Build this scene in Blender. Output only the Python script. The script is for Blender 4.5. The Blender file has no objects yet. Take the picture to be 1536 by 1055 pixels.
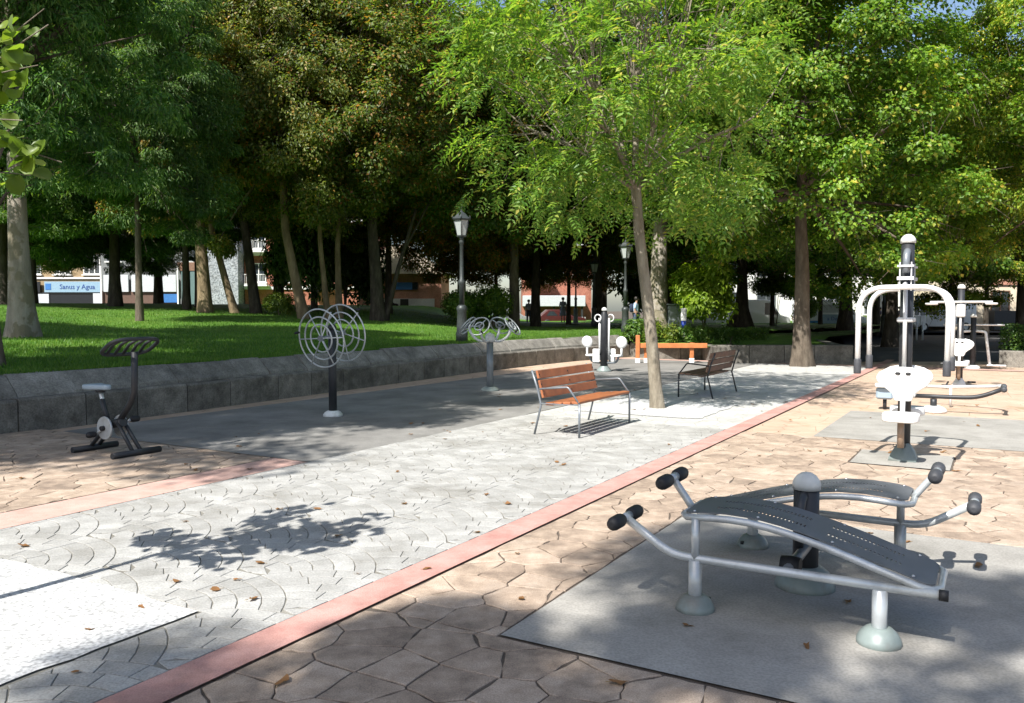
import bpy, bmesh, math, random
import numpy as np
from mathutils import Vector, Matrix
R = math.radians
rnd = random.Random(7)
S = bpy.context.scene
COL = S.collection

# ------------------------------------------------------------------ camera
CAM_H = 1.62
cd = bpy.data.cameras.new("camera"); cam = bpy.data.objects.new("camera", cd); COL.objects.link(cam)
cd.sensor_width = 36.0; cd.lens = 36.0 * 1250 / 1536; cd.clip_end = 3000; cd.clip_start = 0.05
cam.location = (0, 0, CAM_H); cam.rotation_euler = (R(90 - 2.817), 0, 0)
S.camera = cam
# ------------------------------------------------------------------ light
SUN_EL = 50.0
SH = Vector((0.58, 0.815)).normalized()              # ground direction in which shadows fall
w = bpy.data.worlds.new("World"); S.world = w; w.use_nodes = True
nt = w.node_tree; bg = nt.nodes["Background"]
sky = nt.nodes.new("ShaderNodeTexSky"); sky.sky_type = 'NISHITA'; sky.sun_disc = False
sky.sun_elevation = R(SUN_EL); sky.sun_rotation = math.atan2(-SH.x, -SH.y)
sky.air_density = 1.0; sky.dust_density = 1.6; sky.ozone_density = 1.0
nt.links.new(sky.outputs[0], bg.inputs[0]); bg.inputs[1].default_value = 0.10
ld = bpy.data.lights.new("sun", 'SUN'); sun = bpy.data.objects.new("sun", ld); COL.objects.link(sun)
ld.energy = 5.0; ld.angle = R(0.53); ld.color = (1.0, 0.965, 0.91)
ce = math.cos(R(SUN_EL))
sun.rotation_euler = Vector((SH.x * ce, SH.y * ce, -math.sin(R(SUN_EL)))).to_track_quat('-Z', 'Y').to_euler()
sun.location = (-20, -28, 40)
S.view_settings.view_transform = 'Standard'; S.view_settings.look = 'None'
S.view_settings.exposure = 0.9; S.view_settings.gamma = 1.0
S.view_settings.use_curve_mapping = False
S.cycles.max_bounces = 6; S.cycles.transparent_max_bounces = 8
S.cycles.diffuse_bounces = 3; S.cycles.transmission_bounces = 4; S.cycles.glossy_bounces = 2
S.cycles.caustics_reflective = False; S.cycles.caustics_refractive = False

# ------------------------------------------------------------------ plaza frame: s runs along the red strip, t to its left
ANG = math.atan2(.863, .505)
def W(s, t, z=0.0): return Vector((.505 * s - .863 * t, .863 * s + .505 * t, z))
def ST(x, y): return (.505 * x + .863 * y, -.863 * x + .505 * y)

# ------------------------------------------------------------------ helpers
def tag(o, label=None, cat=None, group=None, kind=None):
    if label: o["label"] = label
    if cat: o["category"] = cat
    if group: o["group"] = group
    if kind: o["kind"] = kind
    return o
def empty(name, loc, rz=0.0):
    o = bpy.data.objects.new(name, None); COL.objects.link(o)
    o.location = loc; o.rotation_euler = (0, 0, rz); o.empty_display_size = .1
    return o
def link(name, me, parent=None, mat=None):
    o = bpy.data.objects.new(name, me); COL.objects.link(o)
    if parent: o.parent = parent
    if mat is not None and not me.materials: me.materials.append(mat)
    return o

def fillet(pts, rad, n=5):
    pts = [Vector(p) for p in pts]; out = [pts[0]]
    for i in range(1, len(pts) - 1):
        a, b, c = pts[i - 1], pts[i], pts[i + 1]
        d1 = (a - b); d2 = (c - b)
        r = min(rad, d1.length * .48, d2.length * .48)
        p1 = b + d1.normalized() * r; p2 = b + d2.normalized() * r
        for k in range(n + 1):
            u = k / n
            out.append(p1 * (1 - u) ** 2 + b * 2 * u * (1 - u) + p2 * u * u)
    out.append(pts[-1]); return out

class MB:
    def __init__(self): self.v = []; self.f = []; self.sm = []
    def add(self, vs, fs, smooth=False):
        b = len(self.v); self.v += [tuple(p) for p in vs]
        for f in fs: self.f.append(tuple(i + b for i in f)); self.sm.append(smooth)
        return self
    def box(self, c, d, rz=0.0, bev=0.0, rx=0.0, ry=0.0):
        x, y, z = d[0] / 2, d[1] / 2, d[2] / 2
        M = Matrix.Rotation(rz, 3, 'Z') @ Matrix.Rotation(ry, 3, 'Y') @ Matrix.Rotation(rx, 3, 'X'); c = Vector(c)
        if bev <= 0:
            vs = [(-x, -y, -z), (x, -y, -z), (x, y, -z), (-x, y, -z), (-x, -y, z), (x, -y, z), (x, y, z), (-x, y, z)]
            fs = [(0, 3, 2, 1), (4, 5, 6, 7), (0, 1, 5, 4), (1, 2, 6, 5), (2, 3, 7, 6), (3, 0, 4, 7)]
        else:
            b = min(bev, x * .9, y * .9, z * .9); vs = []
            for sx in (-1, 1):
                for sy in (-1, 1):
                    for sz in (-1, 1):
                        vs += [(sx * x, sy * (y - b), sz * (z - b)), (sx * (x - b), sy * y, sz * (z - b)), (sx * (x - b), sy * (y - b), sz * z)]
            bm = bmesh.new(); bv = [bm.verts.new(p) for p in vs]
            r = bmesh.ops.convex_hull(bm, input=bv); bm.verts.index_update()
            vs = [tuple(q.co) for q in bm.verts]; fs = [tuple(q.index for q in f.verts) for f in bm.faces]; bm.free()
        return self.add([M @ Vector(p) + c for p in vs], fs)
    def tube(self, pts, r, n=10, caps=True, closed=False):
        pts = [Vector(p) for p in pts]; m = len(pts)
        rr = list(r) if isinstance(r, (list, tuple)) else [r] * m
        ts = []
        for i in range(m):
            a = pts[(i - 1) % m] if (closed or i > 0) else pts[i]
            b = pts[(i + 1) % m] if (closed or i < m - 1) else pts[i]
            d = (b - a); ts.append(d.normalized() if d.length > 1e-9 else Vector((0, 0, 1)))
        up = Vector((0, 0, 1)) if abs(ts[0].z) < .9 else Vector((1, 0, 0))
        nx = ts[0].cross(up).normalized(); vs = []
        for i in range(m):
            nx = (nx - ts[i] * nx.dot(ts[i]))
            nx = nx.normalized() if nx.length > 1e-6 else ts[i].orthogonal().normalized()
            ny = ts[i].cross(nx)
            for k in range(n):
                a = 2 * math.pi * k / n
                vs.append(pts[i] + (nx * math.cos(a) + ny * math.sin(a)) * rr[i])
        fs = []
        for i in range(m if closed else m - 1):
            for k in range(n):
                a = i * n + k; b = i * n + (k + 1) % n; j = ((i + 1) % m) * n
                fs.append((a, b, j + (k + 1) % n, j + k))
        self.add(vs, fs, True)
        if caps and not closed:
            b = len(self.v) - len(vs)
            self.f.append(tuple(b + k for k in range(n))[::-1]); self.sm.append(False)
            e = b + (m - 1) * n
            self.f.append(tuple(e + k for k in range(n))); self.sm.append(False)
        return self
    def torus(self, c, axis, R_, r, n=40, k=8):
        c = Vector(c); ax = Vector(axis).normalized(); a = ax.orthogonal().normalized(); b = ax.cross(a)
        return self.tube([c + (a * math.cos(2 * math.pi * i / n) + b * math.sin(2 * math.pi * i / n)) * R_ for i in range(n)], r, k, closed=True)
    def lathe(self, prof, c=(0, 0, 0), axis=(0, 0, 1), n=20, smooth=True, phase=0.0):
        c = Vector(c); q = Vector((0, 0, 1)).rotation_difference(Vector(axis).normalized()); vs = []
        for (r, z) in prof:
            for k in range(n):
                a = 2 * math.pi * k / n + phase
                vs.append(c + q @ Vector((r * math.cos(a), r * math.sin(a), z)))
        fs = []
        for i in range(len(prof) - 1):
            for k in range(n):
                fs.append((i * n + k, i * n + (k + 1) % n, (i + 1) * n + (k + 1) % n, (i + 1) * n + k))
        b = len(self.v); self.add(vs, fs, smooth)
        self.f.append(tuple(b + k for k in range(n))[::-1]); self.sm.append(False)
        e = b + (len(prof) - 1) * n
        self.f.append(tuple(e + k for k in range(n))); self.sm.append(False)
        return self
    def prism(self, poly, z0, z1, M=None):
        n = len(poly); vs = [(p[0], p[1], z0) for p in poly] + [(p[0], p[1], z1) for p in poly]
        fs = [tuple(range(n))[::-1], tuple(range(n, 2 * n))] + [(i, (i + 1) % n, n + (i + 1) % n, n + i) for i in range(n)]
        if M is not None: vs = [M @ Vector(p) for p in vs]
        return self.add(vs, fs)
    def mesh(self, name):
        me = bpy.data.meshes.new(name); me.from_pydata(self.v, [], self.f)
        me.polygons.foreach_set("use_smooth", self.sm); me.update(); return me
    def build(self, name, mat, parent=None): return link(name, self.mesh(name), parent, mat)

# ------------------------------------------------------------------ materials
def newmat(name):
    m = bpy.data.materials.new(name); m.use_nodes = True
    return m, m.node_tree, m.node_tree.nodes["Principled BSDF"]
def N(t, typ, **kw):
    n = t.nodes.new(typ)
    for k, v in kw.items(): setattr(n, k, v)
    return n
def ramp(t, stops):
    r = t.nodes.new("ShaderNodeValToRGB"); e = r.color_ramp.elements
    while len(e) < len(stops): e.new(.5)
    for q, (p, c) in zip(e, stops): q.position = p; q.color = (*c, 1) if len(c) == 3 else c
    return r
def noise(t, scale, detail=4, rough=.6, coord=None):
    n = t.nodes.new("ShaderNodeTexNoise"); n.inputs["Scale"].default_value = scale
    n.inputs["Detail"].default_value = detail; n.inputs["Roughness"].default_value = rough
    if coord is not None: t.links.new(coord, n.inputs["Vector"])
    return n
def mixc(t, a, b, f, mode='MIX'):
    m = t.nodes.new("ShaderNodeMix"); m.data_type = 'RGBA'; m.blend_type = mode
    for sock, v in ((m.inputs[0], f), (m.inputs[6], a), (m.inputs[7], b)):
        if hasattr(v, "links"): t.links.new(v, sock)
        else: sock.default_value = v if isinstance(v, float) else (*v, 1)
    return m.outputs[2]
def bump(t, h, p, strength=.3, dist=.01):
    b = t.nodes.new("ShaderNodeBump"); b.inputs["Strength"].default_value = strength; b.inputs["Distance"].default_value = dist
    t.links.new(h, b.inputs["Height"]); t.links.new(b.outputs[0], p.inputs["Normal"])
def wpos(t): return N(t, "ShaderNodeNewGeometry").outputs["Position"]
def ocoord(t): return N(t, "ShaderNodeTexCoord").outputs["Object"]

def plain(name, col, rough=.5, metal=0.0, var=.12, scale=9.0, bmp=.05, spec=.5, dirt=None):
    m, t, p = newmat(name); c = ocoord(t)
    n = noise(t, scale, 5, .65, c)
    lo = tuple(max(0, x * (1 - var)) for x in col); hi = tuple(min(1, x * (1 + var)) for x in col)
    r = ramp(t, [(.3, lo), (.7, hi)]); t.links.new(n.outputs[0], r.inputs[0]); out = r.outputs[0]
    if dirt:
        n2 = noise(t, scale * .35, 6, .7, c); r2 = ramp(t, [(.48, (0, 0, 0)), (.7, (1, 1, 1))]); t.links.new(n2.outputs[0], r2.inputs[0])
        out = mixc(t, out, dirt, r2.outputs[0])
    t.links.new(out, p.inputs["Base Color"])
    rr = N(t, "ShaderNodeMapRange"); rr.inputs[3].default_value = max(.05, rough - .1); rr.inputs[4].default_value = min(1, rough + .12)
    t.links.new(n.outputs[0], rr.inputs[0]); t.links.new(rr.outputs[0], p.inputs["Roughness"])
    p.inputs["Metallic"].default_value = metal; p.inputs["Specular IOR Level"].default_value = spec
    if bmp: bump(t, noise(t, scale * 9, 3, .6, c).outputs[0], p, bmp, .004)
    return m

def stone(name, cols, speck=.25, scale=3.0, fine=160.0, rough=.85, islands=True, bmp=.35, stain=(.12, .10, .08), stain_amt=.45):
    """mineral surface: piece-to-piece tint, mottling, grain"""
    m, t, p = newmat(name); c = wpos(t); g = N(t, "ShaderNodeNewGeometry"); oi = N(t, "ShaderNodeObjectInfo")
    n = noise(t, scale, 6, .68, c)
    r = ramp(t, [(.28, cols[0]), (.5, cols[1]), (.74, cols[2])])
    if islands:
        a = N(t, "ShaderNodeMath", operation='ADD'); t.links.new(g.outputs["Random Per Island"], a.inputs[0]); t.links.new(oi.outputs["Random"], a.inputs[1])
        fr = N(t, "ShaderNodeMath", operation='FRACT'); t.links.new(a.outputs[0], fr.inputs[0])
        mm = N(t, "ShaderNodeMath", operation='MULTIPLY_ADD'); t.links.new(fr.outputs[0], mm.inputs[0]); mm.inputs[1].default_value = .22; mm.inputs[2].default_value = -.11
        ad = N(t, "ShaderNodeMath", operation='ADD'); t.links.new(n.outputs[0], ad.inputs[0]); t.links.new(mm.outputs[0], ad.inputs[1]); src = ad.outputs[0]
    else: src = n.outputs[0]
    t.links.new(src, r.inputs[0]); out = r.outputs[0]
    n2 = noise(t, scale * .27, 7, .72, c); r2 = ramp(t, [(.5, (0, 0, 0)), (.72, (stain_amt,) * 3)]); t.links.new(n2.outputs[0], r2.inputs[0])
    out = mixc(t, out, stain, r2.outputs[0])
    n3 = noise(t, fine, 2, .5, c); r3 = ramp(t, [(.35, (1 - speck,) * 3), (.6, (1, 1, 1))]); t.links.new(n3.outputs[0], r3.inputs[0])
    out = mixc(t, out, r3.outputs[0], 1.0, 'MULTIPLY')
    t.links.new(out, p.inputs["Base Color"]); p.inputs["Roughness"].default_value = rough; p.inputs["Specular IOR Level"].default_value = .3
    nb = noise(t, scale * 9, 6, .7, c); bump(t, nb.outputs[0], p, bmp, .012)
    return m

def leafmat(name, stops, trans=.35, rough=.5, tint=False):
    m = bpy.data.materials.new(name); m.use_nodes = True; t = m.node_tree; p = t.nodes["Principled BSDF"]
    g = N(t, "ShaderNodeNewGeometry"); r = ramp(t, stops); t.links.new(g.outputs["Random Per Island"], r.inputs[0])
    n = noise(t, .55, 3, .6, g.outputs["Position"]); r2 = ramp(t, [(.3, (.62, .66, .62)), (.7, (1.25, 1.2, 1.05))]); t.links.new(n.outputs[0], r2.inputs[0])
    out = mixc(t, r.outputs[0], r2.outputs[0], 1.0, 'MULTIPLY')
    if tint:
        oi = N(t, "ShaderNodeObjectInfo"); out = mixc(t, out, oi.outputs["Color"], 1.0, 'MULTIPLY')
    t.links.new(out, p.inputs["Base Color"]); p.inputs["Roughness"].default_value = rough; p.inputs["Specular IOR Level"].default_value = .35
    tr = N(t, "ShaderNodeBsdfTranslucent"); br = mixc(t, out, (1.5, 1.6, .55), 1.0, 'MULTIPLY'); t.links.new(br, tr.inputs[0])
    ms = N(t, "ShaderNodeMixShader"); ms.inputs[0].default_value = trans
    t.links.new(p.outputs[0], ms.inputs[1]); t.links.new(tr.outputs[0], ms.inputs[2]); t.links.new(ms.outputs[0], t.nodes["Material Output"].inputs[0])
    return m

def bark(name, cols, scale=6.0, mott=None):
    m, t, p = newmat(name); c = ocoord(t)
    mp = N(t, "ShaderNodeMapping"); mp.inputs["Scale"].default_value = (1, 1, .28); t.links.new(c, mp.inputs[0])
    n = noise(t, scale, 8, .72, mp.outputs[0]); r = ramp(t, [(.3, cols[0]), (.52, cols[1]), (.72, cols[2])]); t.links.new(n.outputs[0], r.inputs[0]); out = r.outputs[0]
    if mott:
        n2 = noise(t, 2.6, 3, .5, c); r2 = ramp(t, [(.5, (0, 0, 0)), (.54, (1, 1, 1))]); t.links.new(n2.outputs[0], r2.inputs[0]); out = mixc(t, out, mott, r2.outputs[0])
    t.links.new(out, p.inputs["Base Color"]); p.inputs["Roughness"].default_value = .9; p.inputs["Specular IOR Level"].default_value = .2
    bump(t, noise(t, scale * 2.2, 8, .75, mp.outputs[0]).outputs[0], p, .9, .04)
    return m

M = {}
M['silver'] = plain('silver paint', (.54, .57, .58), .34, .35, .08, 6, .02, dirt=(.33, .34, .33))
M['pale_metal'] = plain('pale grey paint', (.66, .67, .67), .35, .1, .06, 6, .02, dirt=(.48, .475, .46))
M['dark_metal'] = plain('charcoal paint', (.022, .024, .028), .5, 0.0, .2, 8, .02)
M['grey_metal'] = plain('grey paint', (.20, .22, .24), .38, .3, .12, 8, .02)
M['dome'] = plain('grey green dome plastic', (.20, .24, .23), .42, 0, .12, 10, .03, dirt=(.16, .15, .13))
M['dome_white'] = plain('pale dome plastic', (.74, .75, .73), .4, 0, .08, 10, .02, dirt=(.4, .38, .33))
M['white_plastic'] = plain('white plastic', (.80, .81, .80), .34, 0, .03, 5, .01, dirt=(.66, .655, .63))
M['blue_plastic'] = plain('blue grey plastic', (.30, .38, .45), .4, 0, .06, 5, .02)
M['rubber'] = plain('black foam rubber', (.012, .012, .014), .62, 0, .25, 14, .1)
M['rubber_grey'] = plain('grey foam rubber', (.05, .052, .058), .6, 0, .2, 14, .1)
M['board'] = plain('grey steel sheet', (.13, .138, .15), .5, .25, .14, 7, .03)
M['tan'] = plain('tan spring tube', (.30, .22, .16), .4, .2, .1, 8, .02)
M['bolt'] = plain('bolt', (.6, .6, .6), .3, .8, .05, 6, 0)
M['wood'] = plain('varnished wood', (.30, .105, .042), .5, 0, .28, 5, .12)
M['wood_b'] = plain('weathered wood', (.19, .105, .068), .6, 0, .3, 5, .15)
M['orange_wood'] = plain('orange timber', (.50, .17, .055), .6, 0, .22, 6, .1)
M['white_paint'] = plain('white paint', (.78, .78, .76), .5, 0, .06, 5, .02)
M['iron'] = plain('cast iron green black', (.05, .058, .056), .42, .3, .2, 9, .08)
M['iron_grey'] = plain('cast iron grey', (.20, .24, .235), .45, .2, .15, 9, .08)
M['lantern_glass'] = plain('milky lantern glass', (.40, .43, .42), .18, 0, .08, 3, 0)
M['glass'] = plain('window glass', (.03, .04, .05), .06, 0, .3, .8, 0, spec=.8)
M['flag'] = stone('stamped flagstone', ((.25, .19, .145), (.415, .32, .242), (.57, .455, .36)), .3, 6.0, 140, .8)
M['fan'] = stone('stamped fan setts', ((.29, .285, .265), (.375, .37, .35), (.47, .465, .44)), .25, 3.4, 80, .82, stain=(.17, .155, .125), stain_amt=.6)
M['joint'] = stone('dirty joint', ((.085, .068, .054), (.125, .10, .08), (.17, .14, .11)), .3, 6, 150, .95, False)
M['joint_pale'] = stone('pale dirty joint', ((.17, .16, .135), (.23, .22, .19), (.30, .285, .25)), .3, 6, 150, .95, False)
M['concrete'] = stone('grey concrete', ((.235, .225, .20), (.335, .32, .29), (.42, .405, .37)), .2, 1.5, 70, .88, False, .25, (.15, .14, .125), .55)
M['slab'] = stone('shade darkened grey slab', ((.15, .145, .135), (.225, .218, .203), (.30, .29, .27)), .2, 1.2, 70, .88, False, .25, (.11, .105, .095), .6)  # darker version of the concrete, with tree shade put into its colour
M['red'] = stone('red strip concrete', ((.40, .20, .17), (.50, .28, .24), (.58, .35, .31)), .2, 4, 130, .85, False)
M['pink'] = stone('pink strip concrete', ((.44, .27, .22), (.53, .345, .29), (.61, .42, .36)), .2, 4, 130, .85, False)
M['gravel'] = stone('white resin gravel', ((.50, .50, .49), (.60, .60, .59), (.68, .68, .67)), .5, 3, 40, .7, False, .5, (.55, .54, .5), .3)
M['wallstone'] = stone('rough wall stone', ((.11, .10, .085), (.20, .185, .16), (.32, .295, .255)), .3, 4.2, 45, .92, True, .9, (.05, .05, .042), .7)
M['capstone'] = stone('sloped cap stone', ((.15, .14, .122), (.26, .245, .215), (.39, .37, .33)), .3, 3.2, 40, .92, True, .9, (.08, .08, .075), .6)
M['asphalt'] = stone('asphalt', ((.045, .045, .047), (.06, .06, .062), (.08, .08, .08)), .25, 1.0, 60, .9, False)
M['path'] = stone('pale path', ((.36, .34, .30), (.46, .44, .39), (.55, .52, .47)), .2, 1.2, 40, .9, False)
M['earth'] = stone('earth', ((.07, .055, .04), (.11, .085, .06), (.16, .125, .09)), .3, 2, 50, .95, False)

def farflag():
    m, t, p = newmat('distant flagstone'); c = wpos(t)
    n = noise(t, 1.7, 6, .7, c); r = ramp(t, [(.3, (.38, .275, .20)), (.52, (.465, .34, .25)), (.74, (.55, .415, .315))]); t.links.new(n.outputs[0], r.inputs[0])
    v = N(t, "ShaderNodeTexVoronoi", feature='DISTANCE_TO_EDGE'); v.inputs["Scale"].default_value = 2.4; t.links.new(c, v.inputs["Vector"])
    r2 = ramp(t, [(.0, (.62, .57, .52)), (.022, (1, 1, 1))]); t.links.new(v.outputs["Distance"], r2.inputs[0])
    n4 = noise(t, .9, 5, .7, c); r4 = ramp(t, [(.58, (0, 0, 0)), (.72, (.6, .6, .6))]); t.links.new(n4.outputs[0], r4.inputs[0])
    t.links.new(mixc(t, mixc(t, r.outputs[0], r2.outputs[0], 1.0, 'MULTIPLY'), (.20, .17, .06), r4.outputs[0]), p.inputs["Base Color"]); p.inputs["Roughness"].default_value = .85
    bump(t, noise(t, 18, 5, .7, c).outputs[0], p, .3, .012); return m
M['farflag'] = farflag()
def farfan():
    m, t, p = newmat('distant fan setts'); c = wpos(t)
    n = noise(t, 2.0, 6, .7, c); r = ramp(t, [(.3, (.36, .355, .33)), (.52, (.445, .44, .415)), (.74, (.53, .525, .50))]); t.links.new(n.outputs[0], r.inputs[0])
    v = N(t, "ShaderNodeTexVoronoi", feature='DISTANCE_TO_EDGE'); v.inputs["Scale"].default_value = 5.0; t.links.new(c, v.inputs["Vector"])
    r2 = ramp(t, [(.0, (.7, .68, .64)), (.05, (1, 1, 1))]); t.links.new(v.outputs["Distance"], r2.inputs[0])
    t.links.new(mixc(t, r.outputs[0], r2.outputs[0], 1.0, 'MULTIPLY'), p.inputs["Base Color"]); p.inputs["Roughness"].default_value = .85
    bump(t, noise(t, 20, 5, .7, c).outputs[0], p, .3, .012); return m
M['farfan'] = farfan()
def lawnmat():
    m, t, p = newmat('lawn'); c = wpos(t)
    n = noise(t, .5, 6, .65, c); r = ramp(t, [(.3, (.06, .15, .018)), (.52, (.095, .21, .028)), (.74, (.16, .25, .045))]); t.links.new(n.outputs[0], r.inputs[0])
    n2 = noise(t, 38, 3, .6, c); r2 = ramp(t, [(.3, (.55, .6, .5)), (.65, (1.15, 1.1, 1.0))]); t.links.new(n2.outputs[0], r2.inputs[0])
    t.links.new(mixc(t, r.outputs[0], r2.outputs[0], 1.0, 'MULTIPLY'), p.inputs["Base Color"]); p.inputs["Roughness"].default_value = .8; p.inputs["Specular IOR Level"].default_value = .2
    bump(t, noise(t, 45, 4, .7, c).outputs[0], p, .8, .05); return m
M['lawn'] = lawnmat()
GR = lambda *c: [(i / (len(c) - 1), k) for i, k in enumerate(c)]
M['leaf_broad'] = leafmat('broad leaves', [(0, (.07, .14, .03)), (.45, (.125, .215, .042)), (.76, (.19, .26, .06)), (.86, (.33, .25, .07)), (1, (.38, .18, .07))], .45, .45, True)
M['leaf_olive'] = leafmat('olive leaves', [(0, (.075, .13, .038)), (.5, (.155, .205, .06)), (.85, (.235, .26, .09)), (1, (.35, .21, .08))], .45, .42, True)
M['leaf_maple'] = leafmat('maple leaves', [(0, (.05, .125, .02)), (.5, (.10, .195, .03)), (.9, (.17, .26, .045)), (1, (.36, .31, .07))], .42, .42, True)
M['leaf_yew'] = leafmat('dark needles', [(0, (.05, .115, .035)), (.6, (.10, .19, .055)), (1, (.19, .27, .085))], .4, .5, True)
M['leaf_ash'] = leafmat('ash leaflets', [(0, (.09, .20, .035)), (.5, (.17, .30, .055)), (.9, (.30, .40, .09)), (1, (.42, .37, .11))], .48, .42, True)
M['leaf_round'] = leafmat('round leaves', [(0, (.10, .17, .022)), (.6, (.15, .235, .035)), (1, (.22, .29, .06))], .5, .4)
M['leaf_shrub'] = leafmat('shrub leaves', [(0, (.03, .075, .014)), (.6, (.06, .12, .02)), (1, (.12, .17, .035))], .3, .4, True)
M['leaf_lime'] = leafmat('lime leaves', [(0, (.16, .26, .02)), (.6, (.24, .36, .03)), (1, (.32, .42, .05))], .45, .45)
M['grass'] = leafmat('grass blades', [(0, (.06, .15, .016)), (.6, (.10, .22, .027)), (1, (.18, .27, .05))], .3, .5)
M['leaf_dry'] = leafmat('dry leaves', [(0, (.13, .055, .03)), (.5, (.22, .10, .05)), (1, (.36, .25, .10))], .2, .6)
M['bark_dark'] = bark('dark bark', ((.028, .023, .018), (.065, .054, .043), (.125, .106, .084)))
M['bark_mid'] = bark('grey brown bark', ((.06, .048, .036), (.13, .105, .08), (.22, .185, .145)))
M['bark_tan'] = bark('tan bark', ((.10, .075, .045), (.22, .165, .10), (.34, .27, .17)), 4)
M['bark_plane'] = bark('plane bark', ((.20, .17, .14), (.34, .30, .25), (.45, .41, .36)), 4, (.24, .21, .15))
M['bark_ash'] = bark('young ash bark', ((.15, .125, .09), (.27, .235, .18), (.37, .33, .26)), 7)

# ------------------------------------------------------------------ ground and paving
def sheet(name, poly, z, mat, parent=None, kind='structure', label=None):
    me = bpy.data.meshes.new(name); me.from_pydata([(p[0], p[1], z) for p in poly], [], [tuple(range(len(poly)))])
    me.update(); o = link(name, me, parent, mat)
    if kind and not parent: tag(o, label, None, None, kind)
    return o
def rect(s0, s1, t0, t1): return [W(s0, t0)[:2], W(s1, t0)[:2], W(s1, t1)[:2], W(s0, t1)[:2]]

sheet('ground', [(-1500, -1500), (1500, -1500), (1500, 1500), (-1500, 1500)], -.07, M['earth'], label='bare earth running under the park to the horizon')
plaza = sheet('plaza_base', rect(-14, 31, -16, 12.2), -.028, M['farflag'], label='broad paved plaza base of warm stamped concrete')
flag_near = sheet('flagstone_paving', rect(-4, 11.18, -5, 2.94), -.008, M['joint'], label='orange brown stamped flagstone paving with irregular stones')
flag_left = sheet('flagstone_paving', rect(-2, 6.55, 6.88, 11.6), -.008, M['joint'], label='shaded flagstone paving under the exercise bike')
flag_far = sheet('pink_paving', rect(11.2, 31, -16, 2.94), -.016, M['farflag'], label='warm stamped paving beyond the grey concrete pads')
fan_pav = sheet('fan_paving', rect(-4, 11.3, 3.19, 6.36), -.006, M['joint_pale'], label='pale grey stamped paving of scalloped fans')
fan_far = sheet('pale_paving', rect(11.3, 26, 3.2, 6.34), -.004, M['farfan'], label='pale stamped paving around the two benches')
sheet('red_strip', rect(-14, 30, 2.95, 3.19), .001, M['red'], label='narrow red concrete strip dividing the plaza')
sheet('pink_strip', rect(-14, 6.53, 6.36, 6.86), .001, M['pink'], label='pink concrete border strip beside the shaded paving')
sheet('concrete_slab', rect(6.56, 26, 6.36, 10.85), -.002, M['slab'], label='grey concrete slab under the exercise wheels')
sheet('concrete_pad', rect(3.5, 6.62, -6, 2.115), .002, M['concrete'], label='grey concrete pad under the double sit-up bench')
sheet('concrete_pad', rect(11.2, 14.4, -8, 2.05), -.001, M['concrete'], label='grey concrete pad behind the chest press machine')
sheet('concrete_pad', rect(9.45, 10.4, .4, 1.35), .003, M['concrete'], label='small concrete footing patch under the chest press machine')
def ragged(s0, s1, t0, t1, amt, seed):
    g = random.Random(seed); out = []
    for (a, b), (c, d) in (((s0, t0), (s1, t0)), ((s1, t0), (s1, t1)), ((s1, t1), (s0, t1)), ((s0, t1), (s0, t0))):
        for k in range(14): out.append(W(a + (c - a) * k / 14 + g.uniform(-amt, amt), b + (d - b) * k / 14 + g.uniform(-amt, amt))[:2])
    return out
sheet('tree_pit', ragged(.95, 2.96, 3.69, 5.59, .014, 1), .004, M['gravel'], label='white resin gravel tree pit of the young round-leaved tree')
sheet('tree_pit', ragged(12.1, 14.3, 3.85, 5.95, .03, 2), .004, M['gravel'], label='white resin gravel tree pit of the bright ash tree')
sheet('back_strip', rect(26, 26.5, -2, 11.5), -.001, M['pink'], label='pink strip along the far end of the plaza')

def clip(poly, a, b, c):
    """keep the side a*x + b*y <= c"""
    out = []; n = len(poly)
    for i in range(n):
        p, q = poly[i], poly[(i + 1) % n]; dp = a * p[0] + b * p[1] - c; dq = a * q[0] + b * q[1] - c
        if dp <= 0: out.append(p)
        if (dp < 0) != (dq < 0) and dp != dq:
            u = dp / (dp - dq); out.append((p[0] + u * (q[0] - p[0]), p[1] + u * (q[1] - p[1])))
    return out
def area(p): return .5 * sum(p[i][0] * p[(i + 1) % len(p)][1] - p[(i + 1) % len(p)][0] * p[i][1] for i in range(len(p)))
def voronoi(s0, s1, t0, t1, cell, seed):
    rg = random.Random(seed); ns = int((s1 - s0) / cell) + 3; ntt = int((t1 - t0) / (cell * .9)) + 4; pts = {}
    for i in range(ns):
        for j in range(ntt):
            pts[i, j] = (s0 - cell + (i + .5 * (j % 2) + rg.uniform(-.33, .33)) * cell, t0 - cell + (j + rg.uniform(-.33, .33)) * cell * .9)
    cells = []
    for (i, j), p in pts.items():
        poly = [(p[0] - 2 * cell, p[1] - 2 * cell), (p[0] + 2 * cell, p[1] - 2 * cell), (p[0] + 2 * cell, p[1] + 2 * cell), (p[0] - 2 * cell, p[1] + 2 * cell)]
        for di in range(-2, 3):
            for dj in range(-2, 3):
                q = pts.get((i + di, j + dj))
                if q is None or q == p: continue
                a, b = q[0] - p[0], q[1] - p[1]
                poly = clip(poly, a, b, (q[0] ** 2 + q[1] ** 2 - p[0] ** 2 - p[1] ** 2) / 2)
                if len(poly) < 3: break
            if len(poly) < 3: break
        if len(poly) >= 3: cells.append(poly)
    return cells
def inset(poly, g):
    """shrink a convex polygon by g"""
    if area(poly) < 0: poly = poly[::-1]
    out = poly
    n = len(poly)
    for i in range(n):
        p, q = poly[i], poly[(i + 1) % n]; dx, dy = q[0] - p[0], q[1] - p[1]; L = math.hypot(dx, dy)
        if L < 1e-6: continue
        a, b = dy / L, -dx / L
        out = clip(out, a, b, a * p[0] + b * p[1] - g)
        if len(out) < 3: return None
    return out
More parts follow.
